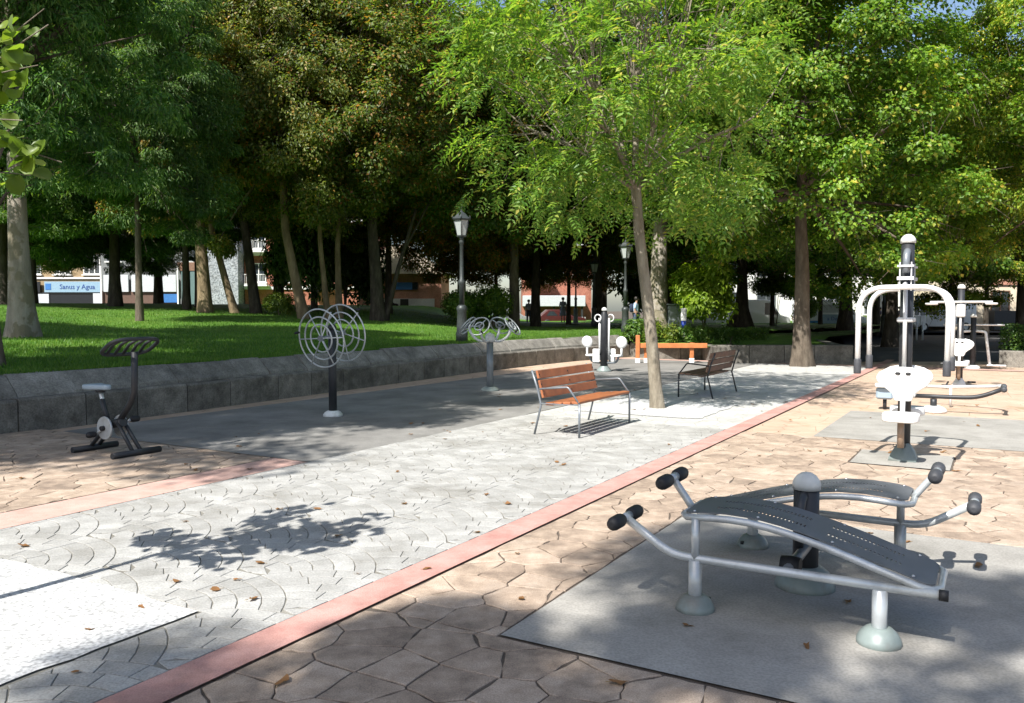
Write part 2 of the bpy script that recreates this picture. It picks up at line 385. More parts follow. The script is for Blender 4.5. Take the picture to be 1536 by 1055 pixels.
def wob(poly, rg, amt):
    """break straight edges so that stamped stones look hand cut"""
    out = []; n = len(poly)
    for i in range(n):
        p, q = poly[i], poly[(i + 1) % n]; L = math.hypot(q[0] - p[0], q[1] - p[1]); out.append(p)
        if L > .12:
            for u in (.33, .67):
                k = rg.uniform(-amt, amt); out.append((p[0] + u * (q[0] - p[0]) - k * (q[1] - p[1]) / L, p[1] + u * (q[1] - p[1]) + k * (q[0] - p[0]) / L))
    return out
def slab_geo(poly, z, h, bev):
    """top face, bevel ring, side ring (local st polygon -> world)"""
    if area(poly) < 0: poly = poly[::-1]
    cx = sum(p[0] for p in poly) / len(poly); cy = sum(p[1] for p in poly) / len(poly); n = len(poly)
    def sh(p, b):
        d = math.hypot(p[0] - cx, p[1] - cy); k = max(.3, 1 - b / max(d, 1e-6)); return (cx + (p[0] - cx) * k, cy + (p[1] - cy) * k)
    vs = [W(*sh(p, bev), z) for p in poly] + [W(*p, z - bev * .45) for p in poly] + [W(*p, z - h) for p in poly]
    fs = [tuple(range(n))]
    for r in (0, n):
        for i in range(n): fs.append((r + n + i, r + n + (i + 1) % n, r + (i + 1) % n, r + i))
    return vs, fs
def in_view(p):
    v = W(*p); return v.y > 2.9 and abs(v.x / v.y) < .66
def lay(pieces, name, mat, parents, limit, zj, h, bev, seed, stuffname):
    """pieces: list of (poly, parent index). nearest ones in view become parts, the rest one stuff part"""
    rg = random.Random(seed); rows = []
    for poly, k in pieces:
        c = (sum(p[0] for p in poly) / len(poly), sum(p[1] for p in poly) / len(poly)); v = W(*c)
        rows.append((0 if in_view(c) else 1, v.y, poly, k))
    rows.sort(key=lambda r: (r[0], r[1]))
    rest = {}
    for i, (out, yy, poly, k) in enumerate(rows):
        vs, fs = slab_geo(poly, rg.uniform(-zj, zj), h, bev)
        if i < limit and not out:
            me = bpy.data.meshes.new(name); me.from_pydata([tuple(v) for v in vs], [], fs); me.update(); link(name, me, parents[k], mat)
        else:
            rest.setdefault(k, MB()).add(vs, fs)
    for k, mb in rest.items(): tag(mb.build(stuffname, mat, parents[k]), kind='stuff')

pieces = []; rg = random.Random(3)
def flag_zone(rects, k, cells):
    for cell in cells:
        for (s0, s1, t0, t1) in rects:
            p = clip(clip(clip(clip(cell, 1, 0, s1), -1, 0, -s0), 0, 1, t1), 0, -1, -t0)
            if len(p) < 3 or abs(area(p)) < .004: continue
            p = inset(p, .005)
            if p and abs(area(p)) > .003: pieces.append((wob(p, rg, .009), k))
flag_zone([(-1, 3.48, -3.5, 2.93), (3.48, 6.64, 2.13, 2.93), (6.64, 9.43, -3.5, 2.93), (9.43, 10.42, 1.37, 2.93), (9.43, 10.42, -3.5, .38), (10.42, 11.18, -3.5, 2.93)], 0, voronoi(-1, 11.2, -3.5, 2.95, .31, 5))
flag_zone([(1.5, 6.54, 6.89, 11.45)], 1, voronoi(1.5, 6.6, 6.85, 11.5, .31, 8))
lay(pieces, 'flagstone', M['flag'], [flag_near, flag_left], 290, .0006, .03, .006, 11, 'flagstone_field')

# fans: concentric setts inside overlapping scallops
FR = .78
def fan_limit(r, sgn):
    """largest |angle| from the fan axis at radius r that is not hidden by the scallops in front"""
    best = 0
    for i in range(0, 181):
        a = i * math.pi / 180; x, y = r * math.sin(a), r * math.cos(a)
        ok = all(math.hypot(x - cx, y - cy) >= FR for cx, cy in ((FR, -FR / 2), (0, -FR), (2 * FR, 0), (FR, -FR * 1.5)))
        if not ok: break
        best = a
    return best
pieces = []; rg = random.Random(9); nr = 6
lims = [fan_limit(FR * (i / nr), 1) for i in range(nr + 1)]; lims[0] = lims[1]
pit = (.93, 2.97, 3.67, 5.60)
j = 0; s = -1.5
while s < 12.2:
    for k in range(-1, 4):
        t = 3.2 + FR * (j % 2) + 2 * FR * k
        for i in range(0, nr):
            r0, r1 = max(.02, FR * i / nr), FR * (i + 1) / nr; a0, a1 = lims[i], lims[i + 1]; am = (a0 + a1) / 2
            n = max(1, round(2 * am * (r0 + r1) / 2 / .20))
            for q in range(n):
                u0, u1 = q / n * 2 - 1, (q + 1) / n * 2 - 1; poly = []
                for u in (u0, (u0 + u1) / 2, u1): poly.append((s + r1 * math.cos(a1 * u), t + r1 * math.sin(a1 * u)))
                for u in (u1, (u0 + u1) / 2, u0): poly.append((s + r0 * math.cos(a0 * u), t + r0 * math.sin(a0 * u)))
                cc = (sum(p[0] for p in poly) / 6, sum(p[1] for p in poly) / 6)
                p = clip(clip(clip(clip(poly, 0, 1, 6.355), 0, -1, -3.195), 1, 0, 11.28), -1, 0, 1.5)
                if len(p) < 3: continue
                for rr_ in ([p] if not (pit[0] < cc[0] + .25 and cc[0] - .25 < pit[1] and pit[2] < cc[1] + .25 and cc[1] - .25 < pit[3]) else
                            [clip(p, 1, 0, pit[0]), clip(p, -1, 0, -pit[1]),
                             clip(clip(clip(p, 0, 1, pit[2]), -1, 0, -pit[0]), 1, 0, pit[1]), clip(clip(clip(p, 0, -1, -pit[3]), -1, 0, -pit[0]), 1, 0, pit[1])]):
                    if len(rr_) < 3 or abs(area(rr_)) < .0012: continue
                    c2 = (sum(x[0] for x in rr_) / len(rr_), sum(x[1] for x in rr_) / len(rr_))
                    g = .0042
                    def shr(x):
                        d = math.hypot(x[0] - c2[0], x[1] - c2[1]); f = max(.5, 1 - g / max(d, .01)); return (c2[0] + (x[0] - c2[0]) * f, c2[1] + (x[1] - c2[1]) * f)
                    pieces.append(([shr(x) for x in rr_], 0))
    j += 1; s += FR / 2
lay(pieces, 'sett', M['fan'], [fan_pav], 295, .0005, .03, .0035, 12, 'sett_field')

# ------------------------------------------------------------------ retaining wall and lawn
WT = [(-14, 11.3), (0, 11.25), (5, 11.25), (7.2, 11.3), (9, 11.38), (11.1, 11.5), (15, 11.75), (19.3, 12.0), (22, 12.02), (24.3, 11.9), (26, 11.62), (27.6, 11.3), (29, 10.95), (60, 5.0), (90, 0.0)]
def tw(s):
    for (a, b), (c, d) in zip(WT, WT[1:]):
        if a <= s <= c: return b + (d - b) * (s - a) / (c - a)
    return WT[-1][1]
def sm(x): x = max(0, min(1, x)); return x * x * (3 - 2 * x)
def lawn_z(x, y):
    s, t = ST(x, y); d = t - tw(s)
    k = .045 * sm((2 - x) / 10)
    return min(.72 + k * max(0, d - .3), 2.0) + .03 * math.sin(x * .7 + 1) * math.sin(y * .5)
wall = empty('retaining_wall', W(10, 11.5)); tag(wall, 'low dark stone retaining wall with sloped cap stones along the lawn', 'wall')
wall_i = wall.matrix_basis.inverted()
def wall_run(pts, seed, parent, loc, hl=.43, hu=.30, L=1.15, back=.55, cap=True):
    rg = random.Random(seed); base = Vector(loc)
    for (a, b) in zip(pts, pts[1:]):
        a = Vector(a); b = Vector(b); d = b - a; n = max(1, round(d.length / L)); u = d.normalized(); nn = Vector((-u.y, u.x, 0))
        cuts = [0] + [(i + rg.uniform(-.18, .18)) / n for i in range(1, n)] + [1]
        for i in range(n):
            p = a + d * cuts[i] + u * .009; q = a + d * cuts[i + 1] - u * .009
            dz = rg.uniform(-.008, .008); f = rg.uniform(0, .012)
            prof = [(f, -.05), (f, hl - .03 + dz), (f + .025, hl + dz), (back, hl + dz), (back, -.05)]
            vs = [p + nn * x + Vector((0, 0, z)) - base for x, z in prof] + [q + nn * (x + rg.uniform(-.003, .003)) + Vector((0, 0, z)) - base for x, z in prof]
            m = 5; fs = [tuple(range(m)), tuple(range(m, 2 * m))[::-1]] + [(k, m + k, m + (k + 1) % m, (k + 1) % m) for k in range(m)]
            MB().add(vs, [g[::-1] for g in fs]).build('wall_block', M['wallstone'], parent)
        if not cap: continue
        n2 = max(1, round(d.length / (L * 1.1))); off = rg.uniform(.2, .6) / n2
        cuts = [0] + [min(.98, (i + off * n2 * .5 + rg.uniform(-.1, .1)) / n2) for i in range(1, n2)] + [1]
        for i in range(n2):
            p = a + d * cuts[i] + u * .007; q = a + d * cuts[i + 1] - u * .007; dz = rg.uniform(-.015, .015); x0 = .19 + rg.uniform(-.015, .03)
            prof = [(x0, hl - .005), (x0 + .015, hl + .05), (x0 + .24, hl + hu - .03 + dz), (x0 + .29, hl + hu + dz), (x0 + .44, hl + hu + dz), (x0 + .44, hl - .005)]
            m = 6; vs = [p + nn * x + Vector((0, 0, z)) - base for x, z in prof] + [q + nn * x + Vector((0, 0, z + rg.uniform(-.01, .01))) - base for x, z in prof]
            fs = [tuple(range(m)), tuple(range(m, 2 * m))[::-1]] + [(k, m + k, m + (k + 1) % m, (k + 1) % m) for k in range(m)]
            MB().add(vs, [g[::-1] for g in fs]).build('cap_stone', M['capstone'], parent)
wall_run([W(s, tw(s)) for s in (1.5, 5, 7.2, 9, 11.1, 13, 15, 17, 19.3, 22, 24.3, 26, 27.6)], 21, wall, W(10, 11.5))

# the lawn sheet
vs = []; fs = []; S0 = [-14 + i * 1.0 for i in range(100)]; D0 = [.47, .56, .8, 1.3, 2, 3, 4.5, 6, 8, 10, 12.5, 15, 18, 21, 24, 27, 30, 34, 38, 43, 48, 55]
for s in S0:
    for d in D0:
        p = W(s, tw(s) + d); vs.append((p.x, p.y, lawn_z(p.x, p.y) - (.03 if d < .5 else 0)))
m = len(D0)
for i in range(len(S0) - 1):
    for k in range(m - 1): fs.append((i * m + k, (i + 1) * m + k, (i + 1) * m + k + 1, i * m + k + 1))
lawn = tag(MB().add(vs, fs, True).build('lawn', M['lawn']), 'green lawn rising gently behind the stone wall', None, None, 'structure')

# grass blades: real blades over the lawn that shows, fading into the sheet beyond
def scatter_blades(n, seed, pick, hgt):
    g = np.random.default_rng(seed); P = pick(g, n); n = len(P)
    a = g.uniform(0, 2 * np.pi, n); h = g.uniform(.5, 1.15, n) * hgt; wd = g.uniform(.006, .013, n)
    lean = g.uniform(0, .6, n) * h; la = g.uniform(0, 2 * np.pi, n)
    V = np.empty((n, 3, 3)); dx = np.stack([np.cos(a), np.sin(a)], 1) * wd[:, None]
    V[:, 0, :2] = P[:, :2] - dx; V[:, 1, :2] = P[:, :2] + dx; V[:, :2, 2] = P[:, 2:3]
    V[:, 2, :2] = P[:, :2] + np.stack([np.cos(la), np.sin(la)], 1) * lean[:, None]; V[:, 2, 2] = P[:, 2] + h
    return V.reshape(-1, 3), np.arange(n * 3).reshape(n, 3)
def npmesh(name, V, F, mat, smooth=False):
    me = bpy.data.meshes.new(name); k = F.shape[1]; nf = len(F)
    me.vertices.add(len(V)); me.vertices.foreach_set("co", V.astype(np.float32).ravel())
    me.loops.add(nf * k); me.loops.foreach_set("vertex_index", F.astype(np.int32).ravel())
    me.polygons.add(nf); me.polygons.foreach_set("loop_start", np.arange(0, nf * k, k, dtype=np.int32)); me.polygons.foreach_set("loop_total", np.full(nf, k, dtype=np.int32))
    me.update(calc_edges=True)
    if smooth: me.polygons.foreach_set("use_smooth", np.ones(nf, dtype=bool))
    me.materials.append(mat); return me
def pick_lawn(g, n):
    out = []
    while len(out) < n:
        s = g.uniform(1, 40); d = .52 + 22 * g.random() ** 1.7; p = W(s, tw(s) + d)
        if p.y < 9 or abs(p.x / p.y) > .66 or g.random() > (14 / max(p.y, 14)) ** 1.2: continue
        out.append((p.x, p.y, lawn_z(p.x, p.y) - .01))
    return np.array(out)
V, F = scatter_blades(110000, 5, pick_lawn, .075)
tag(link('grass', npmesh('grass', V, F, M['grass'])), 'short mown grass blades covering the lawn', 'grass', None, 'stuff')

# ------------------------------------------------------------------ trees
def unit(v): return v / np.maximum(np.linalg.norm(v, axis=1, keepdims=True), 1e-9)
def leaves(P, Nrm, Ax, L, Wd, fold=.25, droop=.15):
    """one folded leaf (two triangles) per point"""
    n = len(P); Nrm = unit(Nrm); Ax = unit(Ax - Nrm * (Ax * Nrm).sum(1, keepdims=True)); Sd = np.cross(Nrm, Ax)
    L = np.broadcast_to(np.asarray(L, float), (n,))[:, None]; Wd = np.broadcast_to(np.asarray(Wd, float), (n,))[:, None]
    V = np.empty((n, 4, 3)); mid = P + Ax * L * .45
    V[:, 0] = P; V[:, 1] = mid + Sd * Wd * .5 + Nrm * Wd * fold; V[:, 2] = P + Ax * L - Nrm * L * droop; V[:, 3] = mid - Sd * Wd * .5 + Nrm * Wd * fold
    b = np.arange(n)[:, None] * 4
    F = np.concatenate([b + np.array([[0, 1, 2]]), b + np.array([[0, 2, 3]])], 0)
    return V.reshape(-1, 3), F
def lumpy(g, k=7):
    A = g.normal(size=(k, 3)); A = unit(A) * g.uniform(1.5, 4.5, (k, 1)); ph = g.uniform(0, 6.28, k); am = g.uniform(.4, 1, k) / k
    return lambda D: 1 + (np.sin(D @ A.T + ph) * am).sum(1) * .75
def clump_centres(g, n, rx, rz, low=.75, inner=.45):
    D = unit(g.normal(size=(n * 3, 3))); D = D[D[:, 2] > -low][:n]; f = lumpy(g)
    r = (inner + (1 - inner) * g.random(len(D)) ** .55) * f(D)
    return D * r[:, None] * np.array([rx, rx, rz])
def crown(name, seed, rx, rz, ncl, nleaf, L, Wd, mat, cr=(.7, 1.35), flat=.55, low=.75, inner=.45, up=.7, limbs=26, limb_mat=None, base=-1.0, twig=.012, cone=False, droop=.15):
    """leaf mesh + limb mesh around the origin (crown centre); base: z (in rz) where limbs leave the stem"""
    g = np.random.default_rng(seed); C = clump_centres(g, ncl, rx, rz, low, inner)
    if cone: C[:, :2] *= (.42 + .62 * (1 - (C[:, 2:3] / rz + 1) / 2))
    ncl = len(C); per = nleaf // ncl; idx = np.repeat(np.arange(ncl), per); n = len(idx); CR = g.uniform(*cr, ncl)[idx]
    D = unit(g.normal(size=(n, 3))); r = g.random(n) ** .45
    P = C[idx] + D * (r * CR)[:, None] * np.array([1, 1, flat])
    P[:, 2] -= .08 * (np.hypot(P[:, 0] - C[idx, 0], P[:, 1] - C[idx, 1]) ** 2)
    out = unit(P * np.array([1, 1, .6]))
    Nn = D * .45 + out * .35 + np.array([0, 0, up]) + g.normal(size=(n, 3)) * .42
    Ax = D * .8 + out * .5 + np.array([0, 0, -.35]) + g.normal(size=(n, 3)) * .5
    k = g.uniform(.65, 1.25, n)
    V, F = leaves(P, Nn, Ax, L * k, Wd * k, .22, droop)
    me = npmesh(name, V, F, mat)
    mb = MB(); order = g.permutation(ncl)[:limbs]; zb = base * rz
    for q, i in enumerate(order):
        c = Vector(C[i]); z0 = zb + (c.z - zb) * g.uniform(.1, .45); a = Vector((0, 0, max(zb, z0))); hh = Vector((c.x * .45, c.y * .45, a.z + (c.z - a.z) * .35 + .2))
        pts = [a * (1 - u) ** 2 + hh * 2 * u * (1 - u) + c * u * u for u in (0, .2, .4, .6, .8, 1)]
        r0 = .035 + .10 * g.random() * (rx / 5); mb.tube(pts, [r0 * (1 - .88 * u) + .008 for u in (0, .2, .4, .6, .8, 1)], 5, False)
    for i in range(ncl):                                   # twigs
        for _ in range(3):
            d = Vector(unit(g.normal(size=(1, 3)))[0]); c = Vector(C[i]); mb.tube([c, c + d * .45, c + d * .9 + Vector((0, 0, -.1))], [twig, twig * .7, twig * .3], 3, False)
    return me, mb.mesh(name + ' limbs'), limb_mat
def trunk_mesh(pts, r0, r1, flare=1.5, n=12, seed=0):
    """tapered, slightly crooked stem with root flare; pts local"""
    g = random.Random(seed); pts = [Vector(p) for p in pts]; path = []
    for a, b in zip(pts, pts[1:]):
        for k in range(6): path.append(a.lerp(b, k / 6))
    path.append(pts[-1]); m = len(path); H = path[-1].z or 1
    mb = MB(); vs = []; fs = []
    for i, p in enumerate(path):
        u = i / (m - 1); r = r0 + (r1 - r0) * u; fl = 1 + (flare - 1) * math.exp(-max(0, p.z) / (r0 * 1.6))
        for k in range(n):
            a = 2 * math.pi * k / n; lob = 1 + (fl - 1) * .5 * math.sin(a * 5 + seed) + .05 * math.sin(a * 3 + p.z * 1.3 + seed) + g.uniform(-.03, .03)
            vs.append(p + Vector((math.cos(a), math.sin(a), 0)) * r * fl * lob)
    for i in range(m - 1):
        for k in range(n): fs.append((i * n + k, i * n + (k + 1) % n, (i + 1) * n + (k + 1) % n, (i + 1) * n + k))
    fs.append(tuple((m - 1) * n + k for k in range(n)))
    return MB().add(vs, fs, True).mesh('trunk')
ARCH = {}
ARCH['broad'] = crown('broad crown', 1, 5.2, 6.6, 420, 135000, .15, .085, M['leaf_broad'], cr=(.4, 1.0), flat=.7, low=.88, base=-.5)
ARCH['olive'] = crown('olive crown', 2, 4.8, 6.8, 400, 135000, .135, .07, M['leaf_olive'], cr=(.4, .95), flat=.7, up=.5, low=.88, base=-.5)
ARCH['maple'] = crown('maple crown', 3, 5.0, 5.2, 520, 190000, .105, .08, M['leaf_maple'], cr=(.35, .85), flat=.6, low=.88, base=-.5)
ARCH['yew'] = crown('conifer crown', 4, 4.6, 7.0, 360, 115000, .20, .05, M['leaf_yew'], cr=(.4, 1.0), flat=.5, up=.7, cone=True, droop=.3, low=.92, base=-.6)
ARCH['dapple'] = crown('light crown', 6, 5.0, 3.6, 52, 46000, .17, .11, M['leaf_olive'], cr=(.8, 1.35), inner=.05, base=-.6, limbs=40)
ARCH['shade'] = crown('clumped crown', 9, 3.2, 2.0, 17, 12000, .17, .11, M['leaf_olive'], cr=(.5, .95), inner=.05, base=-.6)
def tree(name, label, loc, arch, zc, bmat, r0, stem=None, rz=0.0, sc=(1, 1, 1), tint=(1, 1, 1), group=None, cat='tree', flare=1.5, extra=(), off=(0, 0)):
    root = empty(name, loc); tag(root, label, cat, group)
    top = (off[0], off[1], zc - .1)
    pts = [(0, 0, -.15)] + [tuple(p) for p in (stem or [])] + [top]
    sd = int(abs(loc[0] * 13 + loc[1] * 7)) % 97
    link('trunk', trunk_mesh(pts, r0, r0 * .42, flare, 14, sd), root, M[bmat])
    for e in extra: link('stem', trunk_mesh(e[0], e[1], e[1] * .5, 1.2, 10, sd + 3), root, M[bmat])
    if arch:
        me, lm, _ = ARCH[arch]
        c = link('crown', me, root); c.location = (off[0], off[1], zc); c.rotation_euler = (0, 0, rz); c.scale = sc; c.color = (*tint, 1)
        if not lm.materials: lm.materials.append(M['bark_mid'])
        b = link('branches', lm, root); b.location = (off[0], off[1], zc); b.rotation_euler = (0, 0, rz); b.scale = sc
    return root
def LZ(x, y): return (x, y, lawn_z(x, y))
# trees of the lawn, left to right
G1 = 'trees on the lawn'
tree('park_tree', 'thick mottled trunk tree flaring at its foot, at the left end of the lawn', LZ(-10.9, 18.5), 'yew', 8.6, 'bark_plane', .27, [(.0, 0, 2.5)], 1.0, (.72, .72, .8), (1.3, 1.4, 1.3), G1, flare=1.4)
tree('sapling', 'thin crooked young tree in front of the thick mottled trunk', LZ(-7.75, 12.6), None, 4.6, 'bark_mid', .075, [(-.10, 0, 1.0), (-.28, .05, 2.2)], group=G1, off=(-.5, .2), flare=1.2,
     extra=[([(-.28, .05, 2.0), (.1, .1, 2.6), (.45, .2, 2.75)], .035), ([(-.3, .05, 2.4), (-.1, .3, 3.2), (.1, .4, 3.9)], .03)])
tree('park_tree', 'slim straight dark trunk alone in the middle of the shaded lawn', LZ(-12.5, 28.0), 'yew', 8.2, 'bark_mid', .12, None, 2.0, (.8, .8, .8), (1, 1, 1), G1, flare=1.2)
tree('park_tree', 'dark trunk tree in front of the long white shop signs', LZ(-19.0, 40.0), 'yew', 8.3, 'bark_dark', .28, None, 3.3, (1.2, 1.2, .95), (.9, 1, 1), G1, flare=1.25)
tree('park_tree', 'spreading dark tree beyond the thick mottled trunk', LZ(-22.5, 37.0), 'yew', 8.8, 'bark_dark', .25, None, .3, (1.25, 1.25, .9), (1.2, 1.2, 1), G1, flare=1.25)
tree('park_tree', 'stout half-lit trunk tree beside the green shutters', LZ(-13.3, 36.2), 'olive', 10.3, 'bark_tan', .30, [(-.2, 0, 4)], .4, (1.1, 1.1, 1.0), (1.3, .92, .66), G1, flare=1.2)
tree('park_tree', 'slender pale trunk leaning left before the pebbled grey facade', LZ(-12.25, 37.0), 'olive', 10.3, 'bark_tan', .18, [(-1.0, 0, 3.6)], 2.4, (.9, .9, .85), (1, 1, 1), G1, off=(-1.7, .2), flare=1.2)
tree('park_tree', 'tall dark trunk tree in front of the red and white facade', LZ(-11.5, 37.6), 'broad', 10.4, 'bark_dark', .25, [(-.5, 0, 4)], 4.1, (1.1, 1.1, 1.05), (1.35, .9, .62), G1, off=(-.8, 0), flare=1.2)
tree('park_tree', 'tan sunlit trunk leaning left, first of a trio', LZ(-8.6, 34.6), 'olive', 10.2, 'bark_tan', .23, [(-.75, 0, 3.6)], 5.2, (1.05, 1.05, 1.05), (1.1, 1.05, .85), G1, off=(-1.1, .3), flare=1.2)
tree('park_tree', 'narrow tan trunk in the middle of a trio', LZ(-7.75, 35.2), None, 8.4, 'bark_tan', .14, [(-.3, 0, 3)], group=G1, off=(-.6, .5), flare=1.2)
tree('park_tree', 'narrow pale upright trunk, last of a trio', LZ(-7.45, 36.0), 'olive', 10.8, 'bark_tan', .16, [(-.05, 0, 3)], .9, (.9, .9, .9), (1.05, 1, .8), G1, off=(.2, .8), flare=1.2)
tree('park_tree', 'broad dark trunk with side stems before the small brick house', LZ(-5.75, 36.0), 'broad', 9.3, 'bark_dark', .30, [(-.25, 0, 4)], 1.6, (1.1, 1.1, .95), (.95, .85, .75), G1, flare=1.25,
     extra=[([(.25, .2, 0), (.8, .3, 2.2), (1.6, .2, 4.8)], .13), ([(.3, .3, .6), (1.0, .6, 3.0), (2.2, .5, 5.2)], .10)])
tree('park_tree', 'smooth grey columnar trunk in the shade beyond the lamp', LZ(.1, 41.0), 'broad', 9.2, 'bark_mid', .28, None, 2.7, (1.1, 1.1, .95), (.85, .9, .8), G1, flare=1.1)
tree('park_tree', 'dark trunk at the left edge of the brick canopy building', LZ(1.3, 46.0), 'broad', 10.4, 'bark_dark', .27, None, 3.9, (1.0, 1.0, 1.0), (1.2, .85, .6), G1, flare=1.2)
tree('park_tree', 'dark straight trunk between the two far lamps', LZ(4.8, 47.0), 'olive', 9.6, 'bark_dark', .30, None, 5.0, (1, 1, .95), (1, .95, .75), G1, flare=1.1)
tree('park_tree', 'copper-leaved tree standing left of the lamp on the lawn', LZ(-2.6, 42.5), 'broad', 7.4, 'bark_dark', .22, None, .2, (1.0, 1.0, .95), (1.0, .6, .48), G1, flare=1.2)
tree('plane_tree', 'massive pale plane trunk behind the bright ash tree', LZ(6.3, 36.2), 'maple', 10.4, 'bark_plane', .44, [(.1, 0, 4)], .3, (1.2, 1.2, 1.3), (.8, .75, .65), G1, flare=1.3)
tree('holly_tree', 'low dark tree with drooping layers before the white shop signs', LZ(-20.5, 43.0), 'yew', 5.9, 'bark_dark', .18, None, 1.1, (.85, .85, .62), (1.25, 1.2, 1.1), G1, flare=1.2)
tree('holly_tree', 'low bluish tree with layered sprays beside the ochre flats', LZ(-23.5, 41.0), 'yew', 6.0, 'bark_dark', .18, None, 2.6, (.8, .8, .6), (1.7, 1.7, 1.6), G1, flare=1.2)
tree('holly_tree', 'low dark tree between the slim trunk and the green shutters', LZ(-15.8, 42.0), 'yew', 6.6, 'bark_dark', .16, None, 4.0, (.75, .75, .6), (1, 1, 1), G1, flare=1.2)
tree('holly_tree', 'small green tree in front of the red brick balconies', LZ(-13.0, 47.0), 'broad', 6.6, 'bark_dark', .18, None, 5.0, (.6, .6, .6), (.9, 1, .9), G1, flare=1.2)
tree('holly_tree', 'dark layered tree behind the copper-leaved tree', LZ(-6.5, 44.0), 'broad', 8.0, 'bark_dark', .2, None, 2.0, (.9, .9, .85), (.75, .7, .65), G1, flare=1.2)
for x, y, zc, k, tn, lb in ((-26.0, 44.5, 5.4, .85, (1.1, 1.15, 1.0), 'low spreading tree in front of the ochre flats'), (-17.8, 45.5, 5.6, .8, (.9, .95, .9), 'low dark tree above the long white shop signs'), (-15.2, 39.0, 7.6, .75, (1.0, 1.05, .9), 'mid-height layered tree behind the slim straight trunk'),
        (-10.3, 43.5, 7.4, .85, (1.1, 1.1, .9), 'leafy tree between the leaning trunks and the red facade'), (-31.0, 48.0, 5.8, .9, (1, 1, .9), 'leafy tree by the far end of the ochre flats')):
    tree('holly_tree', lb, LZ(x, y), 'olive' if k > .8 else 'broad', zc, 'bark_dark', .17, None, x, (k, k, k * .72), tn, G1, flare=1.2)
for x, y, zc, k, tn, lb in ((3.6, 53.0, 5.8, .9, (1.5, .85, .6), 'russet tree in front of the brick facade windows'), (8.6, 48.5, 6.0, .75, (1, 1, .9), 'small leafy tree beyond the plane trunk'), (-1.0, 52.0, 5.6, .9, (1.3, .8, .6), 'russet tree at the left corner of the brick facade')):
    tree('rowan_tree', lb, LZ(x, y), 'broad', zc, 'bark_dark', .15, None, x, (k, k, k * .75), tn, G1, flare=1.2)
for x, y, zc, k, tn, lb in ((15.6, 50.0, 6.2, .7, (.9, 1, .8), 'low leafy tree before the left end of the white building'), (22.6, 50.5, 6.2, .75, (.9, 1, .8), 'low leafy tree above the blue lettered banner'), (27.0, 47.5, 6.0, .75, (1.1, 1.05, .8), 'low leafy tree at the far end of the asphalt path'), (19.6, 53.0, 6.6, .7, (.8, .9, .75), 'low dark tree in the middle of the white building front')):
    tree('rowan_tree', lb, (x, y, .3), 'maple', zc, 'bark_dark', .15, None, x, (k, k, k * .8), tn, 'maples of the plaza edge', flare=1.2)
# right hand trees
G2 = 'maples of the plaza edge'
tree('maple_tree', 'big maple with flared mossy foot on the far paving edge', (8.45, 24.3, 0), 'maple', 7.6, 'bark_mid', .25, [(.0, 0, 2.6), (-.1, 0, 4.5)], 1.2, (1.18, 1.15, 1.08), (1.4, 1.35, 1.1), G2, flare=1.45)
tree('maple_tree', 'yellow-green maple rising over the clipped hedge', (16.0, 22.6, 0), 'maple', 7.6, 'bark_dark', .26, [(.1, 0, 3)], 2.9, (.72, .78, .9), (2.0, 1.6, 1.3), G2, flare=1.3)
tree('maple_tree', 'dark shaded maple at the mouth of the asphalt path', (16.6, 36.5, .1), 'maple', 7.2, 'bark_dark', .30, None, 4.4, (1.2, 1.2, 1.1), (1.15, 1.15, .95), G2, flare=1.3)
tree('maple_tree', 'dark maple beside the blue lettered banner', (18.2, 45.5, .5), 'broad', 7.5, 'bark_dark', .36, None, .7, (1.15, 1.15, .9), (.95, 1.1, .9), G2, flare=1.3)
tree('maple_tree', 'wide-footed dark tree left of the small topiary tree', LZ(12.4, 45.0), 'broad', 7.3, 'bark_dark', .34, None, 2.2, (1.15, 1.15, .9), (.95, 1.1, .95), G2, flare=1.9)
tree('maple_tree', 'tree with orange tinged leaves over the cream house', (22.0, 36.0, .1), 'maple', 6.3, 'bark_dark', .26, None, 3.7, (1, 1, 1.0), (1.5, 1.15, .75), G2, flare=1.3)
# a second rank that closes the view under the sky
far = [(-27, 46, 'yew', 9.5, (.9, 1, .95)), (-34, 54, 'broad', 11, (.9, 1, .95)), (-22, 52, 'broad', 11.5, (1.3, .95, .75)), (-14, 50, 'broad', 11, (.9, .9, .8)), (-3, 50, 'broad', 11, (1.1, .7, .5)), (6.8, 62, 'broad', 12.5, (1.4, .85, .6)),
       (10, 53, 'olive', 10, (1.0, 1.05, .8)), (24, 55, 'broad', 9.6, (.9, 1, .8)), (31, 50, 'broad', 9.0, (1.1, 1.05, .8))]
fl = ['dark conifer far back at the left end of the street', 'dark broadleaf tree standing before the ochre flats', 'tree with russet crown above the grey shop building', 'green crown in front of the red brick balconies', 'copper brown crown over the small brick house', 'russet crown in front of the tall brick facade', 'olive crown behind the massive plane trunk', 'green crown above the parked white vans', 'green crown before the cream house front']
for (x, y, a, zc, tn), lb in zip(far, fl):
    tree('street_tree', lb, LZ(x, y) if x < 8 else (x, y, .1), a, zc, 'bark_dark', .26, None, x * .7, (1.25, 1.25, 1.0), tn, 'trees along the street', flare=1.2)
